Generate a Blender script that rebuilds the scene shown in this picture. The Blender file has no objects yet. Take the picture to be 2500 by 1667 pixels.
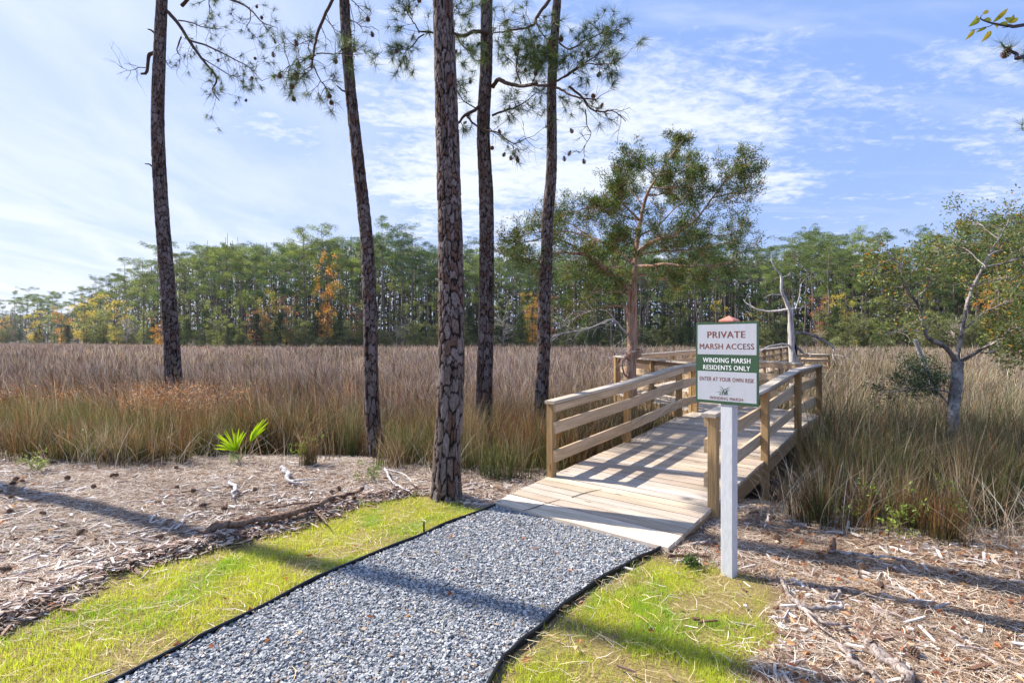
import bpy, math
import numpy as np
from mathutils import Vector

R = math.radians
rng = np.random.default_rng(11)
scene = bpy.context.scene
COL = scene.collection

# ------------------------------------------------------------------ camera
CAMH, FPX = 1.75, 1280.0
cam = bpy.data.cameras.new("camera")
cam.sensor_width = 36.0
cam.lens = 36.0 * FPX / 2500.0
cam.clip_start, cam.clip_end = 0.05, 3000.0
camo = bpy.data.objects.new("camera", cam)
camo.location = (0, 0, CAMH)
camo.rotation_euler = (R(90), 0, 0)
COL.objects.link(camo)
scene.camera = camo

# ------------------------------------------------------------------ sun, sky
SUN_AZ = (-0.90, 0.43)          # horizontal direction towards the sun
SUN_EL = R(43)
sl = bpy.data.lights.new("sun", 'SUN')
sl.energy, sl.angle, sl.color = 5.0, R(0.55), (1.0, 0.94, 0.86)
so = bpy.data.objects.new("sun", sl)
_h = math.hypot(*SUN_AZ)
sd = Vector((SUN_AZ[0] / _h * math.cos(SUN_EL), SUN_AZ[1] / _h * math.cos(SUN_EL), math.sin(SUN_EL)))
so.rotation_euler = sd.to_track_quat('Z', 'Y').to_euler()
so.location = sd * 50
COL.objects.link(so)


class NT:
    """small node-tree helper"""
    def __init__(s, tree):
        s.t = tree; s.n = tree.nodes; s.l = tree.links
    def new(s, typ, **kw):
        nd = s.n.new(typ)
        for k, v in kw.items():
            setattr(nd, k, v)
        return nd
    def link(s, a, b): s.l.new(a, b)
    def _in(s, sock, v):
        if isinstance(v, bpy.types.NodeSocket): s.l.new(v, sock)
        else: sock.default_value = v
    def math(s, op, a, b=0.0, c=0.0, clamp=False):
        nd = s.new('ShaderNodeMath', operation=op, use_clamp=clamp)
        s._in(nd.inputs[0], a); s._in(nd.inputs[1], b); s._in(nd.inputs[2], c)
        return nd.outputs[0]
    def vmath(s, op, a, b=(0, 0, 0)):
        nd = s.new('ShaderNodeVectorMath', operation=op)
        s._in(nd.inputs[0], a); s._in(nd.inputs[1], b)
        return nd.outputs['Value'] if op in ('DOT_PRODUCT', 'LENGTH') else nd.outputs[0]
    def mix(s, f, a, b, mode='MIX'):
        nd = s.new('ShaderNodeMix', data_type='RGBA', blend_type=mode)
        s._in(nd.inputs[0], f); s._in(nd.inputs[6], a); s._in(nd.inputs[7], b)
        return nd.outputs[2]
    def noise(s, vec, scale, detail=4, rough=0.55, dist=0.0):
        nd = s.new('ShaderNodeTexNoise')
        if vec is not None: s.l.new(vec, nd.inputs['Vector'])
        nd.inputs['Scale'].default_value = scale
        nd.inputs['Detail'].default_value = detail
        nd.inputs['Roughness'].default_value = rough
        nd.inputs['Distortion'].default_value = dist
        return nd.outputs['Fac']
    def remap(s, v, a, b, c=0.0, d=1.0):
        nd = s.new('ShaderNodeMapRange')
        nd.interpolation_type = 'SMOOTHSTEP'
        s._in(nd.inputs[0], v)
        for i, q in enumerate((a, b, c, d)): nd.inputs[i + 1].default_value = q
        return nd.outputs[0]
    def mapping(s, vec, scale=(1, 1, 1), rot=(0, 0, 0), loc=(0, 0, 0)):
        nd = s.new('ShaderNodeMapping')
        s.l.new(vec, nd.inputs[0])
        nd.inputs['Scale'].default_value = scale
        nd.inputs['Rotation'].default_value = rot
        nd.inputs['Location'].default_value = loc
        return nd.outputs[0]


world = bpy.data.worlds.new("World")
scene.world = world
world.use_nodes = True
w = NT(world.node_tree)
w.n.clear()
wo = w.new('ShaderNodeOutputWorld'); bg = w.new('ShaderNodeBackground')
sky = w.new('ShaderNodeTexSky')
sky.sky_type = 'NISHITA'
sky.sun_disc = False
sky.sun_elevation = SUN_EL
sky.sun_rotation = math.atan2(SUN_AZ[0], SUN_AZ[1])
sky.altitude = 0
sky.air_density, sky.dust_density, sky.ozone_density = 1.0, 1.2, 1.0
tc = w.new('ShaderNodeTexCoord')
D = tc.outputs['Generated']
sep = w.new('ShaderNodeSeparateXYZ'); w.link(D, sep.inputs[0])
zc = w.math('MAXIMUM', sep.outputs[2], 0.02)
den = w.math('ADD', zc, 0.12)
px_ = w.math('DIVIDE', sep.outputs[0], den)
py_ = w.math('DIVIDE', sep.outputs[1], den)
cmb = w.new('ShaderNodeCombineXYZ'); w.link(px_, cmb.inputs[0]); w.link(py_, cmb.inputs[1])
P0 = cmb.outputs[0]
P1 = w.mapping(P0, (1.0, 2.0, 1), (0, 0, R(-24)))
big = w.noise(P1, 0.75, 3, 0.5, 0.3)
med = w.noise(P1, 3.2, 9, 0.62, 0.35)
rip = w.noise(w.mapping(P0, (1.0, 1.35, 1), (0, 0, R(-30))), 19.0, 5, 0.62, 0.5)

def lobe(dirv, wid):
    v = Vector(dirv).normalized()
    d = w.vmath('DOT_PRODUCT', D, tuple(v))
    return w.remap(d, math.cos(wid), 1.0)
def pxdir(x, y): return ((x - 1250) / FPX, 1.0, (833.5 - y) / FPX)
bandA = lobe(pxdir(1450, 380), 0.52)
bandB = lobe(pxdir(880, 200), 0.34)
bandC = lobe(pxdir(2500, 560), 0.42)
veilL = lobe(pxdir(-700, 420), 1.1)
dens = w.math('ADD', w.math('MULTIPLY', bandA, 0.235), w.math('MULTIPLY', bandB, 0.16))
dens = w.math('ADD', dens, w.math('MULTIPLY', bandC, 0.10))
dens = w.math('ADD', dens, w.math('MULTIPLY', w.math('SUBTRACT', big, 0.5), 0.7))
tex = w.math('ADD', w.math('MULTIPLY', med, 0.60), w.math('MULTIPLY', rip, 0.40))
cl = w.math('ADD', w.math('SUBTRACT', tex, 0.64), dens)
cl = w.remap(cl, -0.06, 0.27, 0.0, 0.86)
cirr = w.noise(w.mapping(P0, (0.7, 2.6, 1), (0, 0, R(-52))), 1.6, 6, 0.6, 0.5)
cirr = w.remap(cirr, 0.46, 0.80, 0.0, 0.34)
veil = w.math('ADD', w.math('MULTIPLY', veilL, 0.40), w.math('MULTIPLY', w.remap(sep.outputs[2], 0.0, 0.36, 1.0, 0.0), 0.24))
haze_tex = w.remap(w.noise(w.mapping(P0, (1.6, .7, 1), (0, 0, R(20))), 1.5, 7, 0.62, 0.4), 0.32, 0.68, 0.55, 1.30)
veil = w.math('MULTIPLY', veil, haze_tex)
f = w.math('MAXIMUM', w.math('MAXIMUM', cl, cirr), veil)
f = w.math('MINIMUM', w.math('ADD', f, w.math('MULTIPLY', veil, 0.12)), 0.97)
skyc = w.mix(1.0, sky.outputs[0], (1.05, 1.0, 1.25, 1), 'MULTIPLY')
skyc = w.mix(0.78, skyc, (2.05, 3.2, 6.1, 1))
allc = w.mix(f, skyc, (6.0, 6.3, 6.75, 1))
w.link(allc, bg.inputs[0])
bg.inputs[1].default_value = 0.10
w.link(bg.outputs[0], wo.inputs[0])

scene.view_settings.view_transform = 'Standard'
scene.view_settings.look = 'None'
scene.view_settings.gamma = 1.0
scene.view_settings.exposure = 0.80
scene.cycles.max_bounces = 5
scene.cycles.diffuse_bounces = 3
scene.cycles.glossy_bounces = 2
scene.cycles.transmission_bounces = 3
scene.cycles.volume_bounces = 0
scene.cycles.use_adaptive_sampling = True
scene.cycles.adaptive_threshold = 0.02

# ------------------------------------------------------------------ helpers
def P(px, py, d):
    """point at distance d in front of the viewpoint, used once to place real geometry"""
    return np.array([(px - 1250) / FPX * d, d, CAMH - (py - 833.5) / FPX * d])
def G(px, py, z=0.0):
    d = (CAMH - z) * FPX / (py - 833.5)
    return np.array([(px - 1250) / FPX * d, d])
def lin(r, g, b, k=1.0):
    c = np.array([r, g, b]) / 255.0
    return np.where(c < 0.04045, c / 12.92, ((c + 0.055) / 1.055) ** 2.4) * k
def nrm(v):
    v = np.asarray(v, float)
    return v / np.maximum(np.linalg.norm(v, axis=-1, keepdims=True), 1e-9)
def hash2(i, j, seed):
    h = (i.astype(np.int64) * 374761393 + j.astype(np.int64) * 668265263 + seed * 2147483647) & 0xffffffff
    h = ((h ^ (h >> 13)) * 1274126177) & 0xffffffff
    return ((h ^ (h >> 16)) & 0xffff) / 65535.0
def vnoise(x, y, sc, seed=0, oct=3):
    x = np.asarray(x, float) * sc; y = np.asarray(y, float) * sc
    tot = 0; amp = 1; s = 0
    for o in range(oct):
        i = np.floor(x); j = np.floor(y); fx = x - i; fy = y - j
        fx = fx * fx * (3 - 2 * fx); fy = fy * fy * (3 - 2 * fy)
        a = hash2(i, j, seed + o); b = hash2(i + 1, j, seed + o)
        c = hash2(i, j + 1, seed + o); d = hash2(i + 1, j + 1, seed + o)
        tot = tot + amp * ((a * (1 - fx) + b * fx) * (1 - fy) + (c * (1 - fx) + d * fx) * fy)
        s += amp; amp *= 0.5; x = x * 2.03 + 7.1; y = y * 2.03 + 3.7
    return tot / s
def inpoly(x, y, poly):
    x = np.asarray(x, float); y = np.asarray(y, float)
    c = np.zeros(x.shape, bool); n = len(poly)
    for i in range(n):
        x1, y1 = poly[i]; x2, y2 = poly[(i + 1) % n]
        if y1 == y2: continue
        m = ((y1 > y) != (y2 > y)) & (x < (x2 - x1) * (y - y1) / (y2 - y1) + x1)
        c ^= m
    return c

class MB:
    def __init__(s): s.v = []; s.f = {3: [], 4: []}; s.c = []; s.g = []; s.n = 0
    def add(s, v, f, c=(1, 1, 1), g=None):
        v = np.asarray(v, float).reshape(-1, 3); f = np.asarray(f, np.int64)
        s.v.append(v)
        for k in (3, 4):
            if f.ndim == 2 and f.shape[1] == k: s.f[k].append(f + s.n)
        c = np.asarray(c, float)
        s.c.append(np.broadcast_to(c, v.shape) if c.ndim == 1 else c.reshape(-1, 3))
        s.g.append(np.zeros_like(v) if g is None else np.asarray(g, float).reshape(-1, 3))
        s.n += len(v)
        return s
    def build(s, name, mat, parent=None, smooth=False, grain=False, loc=None):
        v = np.concatenate(s.v)
        if loc is not None: v = v - np.asarray(loc, float)
        me = bpy.data.meshes.new(name)
        fl = []; starts = []; pos = 0
        for k in (3, 4):
            if s.f[k]:
                a = np.concatenate(s.f[k]); fl.append(a.reshape(-1))
                starts.append(pos + np.arange(len(a)) * k); pos += a.size
        fl = np.concatenate(fl); starts = np.concatenate(starts)
        me.vertices.add(len(v)); me.vertices.foreach_set('co', v.astype(np.float32).ravel())
        me.loops.add(len(fl)); me.loops.foreach_set('vertex_index', fl.astype(np.int32))
        me.polygons.add(len(starts)); me.polygons.foreach_set('loop_start', starts.astype(np.int32))
        if smooth: me.polygons.foreach_set('use_smooth', np.ones(len(starts), bool))
        else: me.polygons.foreach_set('use_smooth', np.zeros(len(starts), bool))
        me.update(calc_edges=True)
        c = np.concatenate(s.c)
        a = me.attributes.new('Col', 'FLOAT_COLOR', 'POINT')
        a.data.foreach_set('color', np.concatenate([np.clip(c, 0, 1), np.ones((len(c), 1))], 1).astype(np.float32).ravel())
        if grain:
            a = me.attributes.new('grain', 'FLOAT_VECTOR', 'POINT')
            a.data.foreach_set('vector', np.concatenate(s.g).astype(np.float32).ravel())
        me.materials.append(mat)
        o = bpy.data.objects.new(name, me)
        COL.objects.link(o)
        if parent is not None: o.parent = parent
        return o

def tag(o, label=None, cat=None, group=None, kind=None):
    if label: o['label'] = label
    if cat: o['category'] = cat
    if group: o['group'] = group
    if kind: o['kind'] = kind
    return o
def empty(name, loc, rz=0.0, **kw):
    o = bpy.data.objects.new(name, None)
    o.empty_display_size = 0.1
    o.location = [float(q) for q in loc]; o.rotation_euler = (0, 0, rz)
    COL.objects.link(o)
    return tag(o, **kw)
def copy_tree(o, parent=None):
    c = o.copy(); COL.objects.link(c); c.parent = parent
    for ch in list(o.children): copy_tree(ch, c)
    return c

def catmull(pts, k=6):
    pts = np.asarray(pts, float)
    if len(pts) < 3:
        t = np.linspace(0, 1, k + 1)[:, None]
        return pts[0] * (1 - t) + pts[-1] * t
    q = np.vstack([2 * pts[0] - pts[1], pts, 2 * pts[-1] - pts[-2]])
    out = []
    for i in range(1, len(q) - 2):
        a, b, c, d = q[i - 1], q[i], q[i + 1], q[i + 2]
        for t in np.arange(k) / k:
            out.append(0.5 * (2 * b + (c - a) * t + (2 * a - 5 * b + 4 * c - d) * t * t + (3 * b - a - 3 * c + d) * t ** 3))
    out.append(pts[-1])
    return np.array(out)
def frames(pts):
    t = nrm(np.gradient(pts, axis=0))
    n = np.zeros_like(t)
    a = np.array([1.0, 0, 0]) if abs(t[0][0]) < 0.8 else np.array([0, 1.0, 0])
    n[0] = nrm(a - t[0] * a.dot(t[0]))
    for i in range(1, len(t)):
        v = n[i - 1] - t[i] * n[i - 1].dot(t[i])
        n[i] = nrm(v)
    return t, n, np.cross(t, n)
def tube(mb, pts, r, seg=6, c=(1, 1, 1), lump=0.0, cap=True):
    pts = np.asarray(pts, float); k = len(pts)
    r = np.interp(np.linspace(0, 1, k), np.linspace(0, 1, len(r)), r) if np.ndim(r) else np.full(k, r)
    t, n, b = frames(pts)
    a = np.linspace(0, 2 * math.pi, seg, endpoint=False)
    rr = r[:, None] * (1 + (rng.normal(0, lump, (k, seg)) if lump else 0))
    v = pts[:, None, :] + rr[..., None] * (np.cos(a)[None, :, None] * n[:, None, :] + np.sin(a)[None, :, None] * b[:, None, :])
    i = np.arange(k - 1)[:, None] * seg; j = np.arange(seg)[None, :]; j2 = (j + 1) % seg
    f = np.stack([i + j, i + j2, i + seg + j2, i + seg + j], -1).reshape(-1, 4)
    mb.add(v.reshape(-1, 3), f, c)
    if cap:
        e = (k - 1) * seg
        vv = np.vstack([v[-1], pts[-1:] + t[-1:] * r[-1] * 0.5]); jj = np.arange(seg)
        mb.add(vv, np.stack([jj, (jj + 1) % seg, np.full(seg, seg)], 1), c)
        vv = np.vstack([v[0], pts[:1]])
        mb.add(vv, np.stack([(jj + 1) % seg, jj, np.full(seg, seg)], 1), c)

def ribbons(mb, base, h, lean, wid, cb, ct, seg=3, stiff=2.0):
    """grass blades: base (N,3), height, lean vector (N,2), width, base and tip colours"""
    N = len(base)
    yaw = rng.uniform(0, math.pi, N)
    side = np.stack([np.cos(yaw), np.sin(yaw), np.zeros(N)], 1) * (wid * 0.5)[:, None]
    L = np.linalg.norm(lean, axis=1)
    vs = []; cs = []
    for i in range(seg):
        t = i / seg
        p = base + np.concatenate([lean * (t ** stiff), (h * (t - 0.28 * np.minimum(L / np.maximum(h, .01), 1.4) * t * t))[:, None]], 1)
        k = 1 - 0.55 * t
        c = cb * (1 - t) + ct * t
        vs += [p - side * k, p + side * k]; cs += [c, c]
    t = 1.0
    vs.append(base + np.concatenate([lean, (h * (1 - 0.28 * np.minimum(L / np.maximum(h, .01), 1.4)))[:, None]], 1)); cs.append(ct)
    m = 2 * seg + 1
    V = np.stack(vs, 1).reshape(-1, 3); C = np.stack(cs, 1).reshape(-1, 3)
    o = (np.arange(N) * m)[:, None]
    for i in range(seg - 1):
        mb.add_f = None
    F4 = np.concatenate([o + np.array([2 * i, 2 * i + 1, 2 * i + 3, 2 * i + 2]) for i in range(seg - 1)]) if seg > 1 else None
    F3 = o + np.array([2 * seg - 2, 2 * seg - 1, 2 * seg])
    s = mb.n
    mb.add(V, F3, C)
    if F4 is not None: mb.f[4].append(F4 + s)

def cards(mb, p, d, L, W, c, fold=0.0):
    """pointed leaf quads from p along d"""
    N = len(p)
    d = nrm(d); r = nrm(np.cross(d, rng.normal(size=(N, 3))))
    up = np.cross(d, r)
    L = np.broadcast_to(L, (N,))[:, None]; W = np.broadcast_to(W, (N,))[:, None]
    v = np.stack([p, p + d * L * .5 + r * W * .5 + up * W * fold, p + d * L, p + d * L * .5 - r * W * .5 + up * W * fold], 1)
    o = (np.arange(N) * 4)[:, None]
    mb.add(v.reshape(-1, 3), o + np.arange(4), np.repeat(c, 4, 0))
def needles(mb, p, d, L, W, c):
    N = len(p); d = nrm(d); r = nrm(np.cross(d, rng.normal(size=(N, 3))))
    L = np.broadcast_to(L, (N,))[:, None]
    droop = np.zeros((N, 3)); droop[:, 2] = -0.12 * L[:, 0]
    v = np.stack([p - r * W, p + r * W, p + d * L + droop], 1)
    o = (np.arange(N) * 3)[:, None]
    mb.add(v.reshape(-1, 3), o + np.arange(3), np.repeat(c, 3, 0))
def pick(cols, n, jit=0.12):
    cols = np.asarray(cols, float)
    c = cols[rng.integers(0, len(cols), n)]
    return np.clip(c * rng.normal(1, jit, (n, 1)), 0.003, 1)
def grow(mb, p, d, L, r, lev, tips, bend=.22, up=0.0, kids=(3, 5), ang=(.5, 1.0), c=(1, 1, 1), k=5, shrink=.58):
    p = np.asarray(p, float); d = nrm(d); pts = [p]; ds = [d]
    for i in range(k):
        d = nrm(d + rng.normal(0, bend, 3) + np.array([0, 0, up])); p = p + d * L / k
        pts.append(p); ds.append(d)
    tube(mb, np.array(pts), [r, r * .35], 5 if r > .012 else 3, c, cap=False)
    tips.append((pts[-1], ds[-1]))
    if lev <= 0:
        tips.append((pts[k // 2 + 1], ds[k // 2 + 1])); return
    for q in range(rng.integers(kids[0], kids[1] + 1)):
        i = rng.integers(1, k + 1)
        a = rng.uniform(*ang); ax = nrm(np.cross(ds[i], rng.normal(size=3)))
        nd = ds[i] * math.cos(a) + ax * math.sin(a)
        grow(mb, pts[i], nd, L * shrink * rng.uniform(.7, 1.2), r * .5, lev - 1, tips, bend, up, kids, ang, c, max(3, k - 1), shrink)

# ------------------------------------------------------------------ materials
def new_mat(name):
    m = bpy.data.materials.new(name); m.use_nodes = True
    t = NT(m.node_tree)
    return m, t, t.n['Principled BSDF'], t.n['Material Output']
def bump(t, b, h, dist=0.01, strength=0.6):
    nd = t.new('ShaderNodeBump'); nd.inputs['Strength'].default_value = strength
    nd.inputs['Distance'].default_value = dist
    t.link(h, nd.inputs['Height']); t.link(nd.outputs[0], b.inputs['Normal'])
def mat_col(name, rough=.7, transl=0.0, var=0.0, vscale=20, bumpd=0.0, spec=.3, tcol=(1.15, 1.1, .7, 1)):
    m, t, b, out = new_mat(name)
    at = t.new('ShaderNodeAttribute'); at.attribute_name = 'Col'
    c = at.outputs['Color']
    co = t.new('ShaderNodeTexCoord')
    if var:
        n = t.noise(co.outputs['Object'], vscale, 5, .6)
        c = t.mix(1.0, c, t.mix(t.remap(n, .3, .7), (1 - var, 1 - var, 1 - var, 1), (1 + var, 1 + var, 1 + var, 1)), 'MULTIPLY')
        if bumpd: bump(t, b, n, bumpd, .8)
    t.link(c, b.inputs['Base Color'])
    b.inputs['Roughness'].default_value = rough
    b.inputs['Specular IOR Level'].default_value = spec
    if transl:
        tr = t.new('ShaderNodeBsdfTranslucent')
        t.link(t.mix(1.0, c, tcol, 'MULTIPLY'), tr.inputs[0])
        mx = t.new('ShaderNodeMixShader'); mx.inputs[0].default_value = transl
        t.link(b.outputs[0], mx.inputs[1]); t.link(tr.outputs[0], mx.inputs[2])
        t.link(mx.outputs[0], out.inputs[0])
    return m
def mat_wood(name, rough=.75, knots=True, contrast=.32):
    m, t, b, out = new_mat(name)
    at = t.new('ShaderNodeAttribute'); at.attribute_name = 'Col'
    gr = t.new('ShaderNodeAttribute'); gr.attribute_name = 'grain'
    v = gr.outputs['Vector']
    g1 = t.noise(t.mapping(v, (1.6, 34, 34)), 1.0, 6, .65, 1.2)
    g2 = t.noise(t.mapping(v, (.8, 5, 5)), 1.0, 4, .6, .4)
    g3 = t.noise(t.mapping(v, (9, 160, 160)), 1.0, 3, .6)
    k = t.math('ADD', t.math('MULTIPLY', g1, .55), t.math('ADD', t.math('MULTIPLY', g2, .3), t.math('MULTIPLY', g3, .15)))
    fac = t.remap(k, .36, .66, 1 - contrast, 1 + contrast * .55)
    cm = t.new('ShaderNodeCombineColor'); t.link(fac, cm.inputs[0]); t.link(fac, cm.inputs[1]); t.link(t.math('MULTIPLY', fac, t.remap(g2, .3, .7, .93, 1.04)), cm.inputs[2])
    c = t.mix(1.0, at.outputs['Color'], cm.outputs[0], 'MULTIPLY')
    if knots:
        vo = t.new('ShaderNodeTexVoronoi'); vo.inputs['Scale'].default_value = 1.0
        t.link(t.mapping(v, (1.9, 7.5, 7.5)), vo.inputs['Vector'])
        kn = t.remap(vo.outputs['Distance'], .05, .14, 1.0, 0.0)
        sel = t.math('GREATER_THAN', t.noise(t.mapping(v, (.7, 1.2, 1.2), (0, 0, 0), (3, 5, 1)), 1.0, 1), .5)
        c = t.mix(t.math('MULTIPLY', kn, t.math('MULTIPLY', sel, .8)), c, (.13, .065, .03, 1))
    t.link(c, b.inputs['Base Color'])
    b.inputs['Roughness'].default_value = rough
    b.inputs['Specular IOR Level'].default_value = .25
    bump(t, b, k, .004, .5)
    return m
def mat_bark(name, c1, c2, c3, sc=(6, 6, 1.2), bd=.01, rough=.9):
    m, t, b, out = new_mat(name)
    co = t.new('ShaderNodeTexCoord').outputs['Object']
    n1 = t.noise(t.mapping(co, sc), 3.0, 8, .65, .6)
    n2 = t.noise(co, 2.3, 4, .6)
    n3 = t.noise(co, 21.0, 4, .6)
    c = t.mix(t.remap(n1, .38, .62), c1 + (1,), c2 + (1,))
    c = t.mix(t.math('MULTIPLY', t.remap(n2, .45, .7), t.remap(n3, .35, .6)), c, c3 + (1,))
    t.link(c, b.inputs['Base Color']); b.inputs['Roughness'].default_value = rough
    b.inputs['Specular IOR Level'].default_value = .15
    bump(t, b, n1, bd, 1.0)
    return m

M_bark = mat_col('pine_bark', .9, 0, .28, 45, .006, .15)
M_cedarbark = mat_bark('cedar_bark', (.22, .11, .07), (.58, .38, .26), (.46, .36, .29), (9, 9, .9), .012)
M_oakbark = mat_bark('oak_bark', (.15, .13, .12), (.40, .36, .33), (.66, .66, .62), (4, 4, 2.5), .008)
M_oaklimb = mat_bark('oak_limb_bark', (.13, .11, .10), (.36, .31, .28), (.56, .52, .48), (4, 4, 2.5), .008)
M_snag = mat_bark('dead_wood', (.30, .27, .25), (.72, .68, .65), (.50, .46, .44), (12, 12, .8), .008)
M_twig = mat_col('twig_bark', .85, 0, .25, 60)
M_needle = mat_col('pine_needles', .5, .30, 0, spec=.4)
M_leaf = mat_col('leaves', .45, .35, 0, spec=.45)
M_cedar = mat_col('cedar_foliage', .6, .28, 0)
M_far = mat_col('far_foliage', .7, .40, 0, spec=.15)
M_fartrunk = mat_col('far_trunk', .9, 0, .2, 3)
M_grass = mat_col('marsh_grass', .6, .34, 0, spec=.3, tcol=(1.1, 1.05, .85, 1))
M_lawn = mat_col('lawn_grass', .55, .45, 0, spec=.3, tcol=(1.25, 1.2, .5, 1))
M_straw = mat_col('pine_straw', .75, .0, 0, spec=.3)
M_stone = mat_col('gravel_stone', .7, 0, .2, 90, 0, .35)
M_wood = mat_wood('deck_board', contrast=.30)
M_rail = mat_wood('rail_board', .72)
M_post = mat_wood('post_timber', .75, True, .45)
M_cone = mat_col('pine_cone', .8, 0, .3, 80)
M_stick = mat_bark('weathered_stick', (.14, .10, .085), (.42, .36, .32), (.55, .50, .46), (14, 14, 14), .004)
M_darkstick = mat_bark('rotten_branch', (.06, .03, .02), (.26, .16, .11), (.34, .27, .22), (12, 12, 12), .006)

# ------------------------------------------------------------------ the boardwalk plan
TH = 0.692
U1 = np.array([math.sin(TH), math.cos(TH)]); V1 = np.array([math.cos(TH), -math.sin(TH)])
A0 = np.array([-.20, 5.565]); WD = 1.94
S1 = [0, 1.077, 2.99, 4.89, 6.7]; Z1 = [.048, .13, .25, .41, .425]
def z1(s): return float(np.interp(s, S1, Z1))
def q1(s, t): return A0 + U1 * s + V1 * t
U2 = nrm(np.array([-.305, .952])); V2 = np.array([U2[1], -U2[0]])
U3 = np.array([math.sin(.60), math.cos(.60)]); V3 = np.array([U3[1], -U3[0]])
L4 = q1(5.73, .04); R4 = q1(6.63, WD)
C1 = L4 + U2 * 3.05
# right corner of section 2 and 3
_c = C1 + V3 * 1.85
_M = np.array([[U2[0], -U3[0]], [U2[1], -U3[1]]]); _t = np.linalg.solve(_M, _c - R4)
R5 = R4 + U2 * _t[0]
L6 = C1 + U3 * 21.0; R6 = R5 + U3 * 20.0
poly1 = [q1(0, 0), q1(5.75, 0), q1(6.72, WD), q1(0, WD)]
poly2 = [L4 + V2 * -.03, C1 + V2 * -.03, R5 + V2 * .03, R4 + V2 * .03]
poly3 = [C1, L6, R6, R5]
PL0 = np.array([14.2, 27.2]); PLu = nrm(np.array([.97, .10])); PLv = np.array([-PLu[1], PLu[0]])
poly4 = [PL0, PL0 + PLu * 2.5, PL0 + PLu * 2.5 + PLv * 2.2, PL0 + PLv * 2.2]
deck_polys = [poly1, poly2, poly3, poly4]
def grow_poly(p, m):
    p = np.array(p); c = p.mean(0)
    return [c + (q - c) * (1 + m / np.linalg.norm(q - c)) for q in p]

def sdist(x, y, poly):
    """distance to a polygon's outline"""
    x = np.asarray(x, float); y = np.asarray(y, float); best = np.full(x.shape, 1e9)
    for i in range(len(poly)):
        a = np.asarray(poly[i]); b = np.asarray(poly[(i + 1) % len(poly)]); e = b - a
        t = np.clip(((x - a[0]) * e[0] + (y - a[1]) * e[1]) / max(e.dot(e), 1e-9), 0, 1)
        best = np.minimum(best, np.hypot(x - a[0] - e[0] * t, y - a[1] - e[1] * t))
    return best

# ------------------------------------------------------------------ ground shape
SHX = np.array([-60, -12, -8, -4, -2, -.6, .3, 1.4, 2.4, 3.3, 4.3, 6, 9, 14, 60])
SHY = np.array([9.5, 8.6, 7.9, 7.6, 7.4, 6.9, 6.75, 6.1, 5.45, 4.85, 4.35, 3.9, 3.7, 3.5, 2.5])
def shore(x): return np.interp(x, SHX, SHY)
TLX = (np.array([-900, 0, 110, 220, 320, 400, 520, 900, 1300, 1900, 2150, 2400, 2700, 4000]) - 1250) / FPX
TLD = np.array([300, 275, 250, 195, 160, 128, 112, 108, 104, 98, 88, 76, 70, 60.])
def treeline(x, y):
    return np.interp(np.asarray(x) / np.maximum(y, 1.0), TLX, TLD)
def sm(a, b, t):
    q = np.clip((t - a) / (b - a), 0, 1); return q * q * (3 - 2 * q)
BERM = None
def gz(x, y):
    x = np.asarray(x, float); y = np.asarray(y, float)
    t = y - shore(x)
    z = -.35 * sm(-.2, 2.6, t)
    z = z + .52 * sm(14, 34, y) * (t > 0)
    z = z + (vnoise(x, y, .9, 3) - .5) * .07 * sm(.6, 2.5, np.hypot(x - .3, (y - 3.6) * .8)) * (y < 40)
    z = z + .06 * np.exp(-(((x + .72) ** 2 + (y - 5.78) ** 2) / .07))
    if BERM is not None:
        nr = (y > 1) & (y < 7) & (x > -6) & (x < .2)
        d_ = np.where(nr, sdist(x, y + .0, BERM), 9.)
        z = z + np.exp(-(d_ / .13) ** 2) * (.02 + .07 * vnoise(x, y, 3.0, 301)) * (x < -.9)
    tl = treeline(x, y)
    z = z + 5.5 * sm(8, 75, y - tl)
    return z

# lawn and path outlines on the ground
edL = [G(292, 1667), G(620, 1500), G(820, 1398), G(1000, 1325), G(1100, 1281), G(1209, 1240)]
edL = [edL[0] + (edL[0] - edL[1]) * 1.9, edL[0] + (edL[0] - edL[1]) * .9] + edL
edR = [G(1199, 1667), G(1250, 1597), G(1306, 1550), G(1390, 1475), G(1480, 1413), G(1560, 1370), G(1612, 1346)]
edR = [edR[0] + np.array([-.55, -1.6]), edR[0] + np.array([-.22, -.8])] + edR
lawnL = list(edL) + [G(1185, 1246), G(1125, 1236), G(1042, 1218), G(903, 1234), G(717, 1292), G(585, 1319), G(478, 1351), G(340, 1383), G(240, 1420), G(234, 1457), G(112, 1510), G(0, 1558)]
lawnL += [G(0, 1558) + np.array([-1.6, -.7]), G(0, 1558) + np.array([-1.2, -2.2])]
BERM = [G(1010, 1212), G(903, 1222), G(717, 1280), G(585, 1305), G(478, 1336), G(340, 1366), G(200, 1430), G(60, 1500), G(-60, 1555)]
BERM = BERM + BERM[::-1]
lawnR = list(edR)[::-1] + [edR[0] + np.array([2.0, 0]), G(1840, 1667), G(1835, 1611), G(1914, 1558), G(1880, 1500), G(1914, 1462), G(1880, 1415), G(1755, 1388), G(1640, 1372)]
path_poly = list(edL) + [q1(.0, -.01), q1(0, WD + .01)] + list(edR)[::-1]

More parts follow.
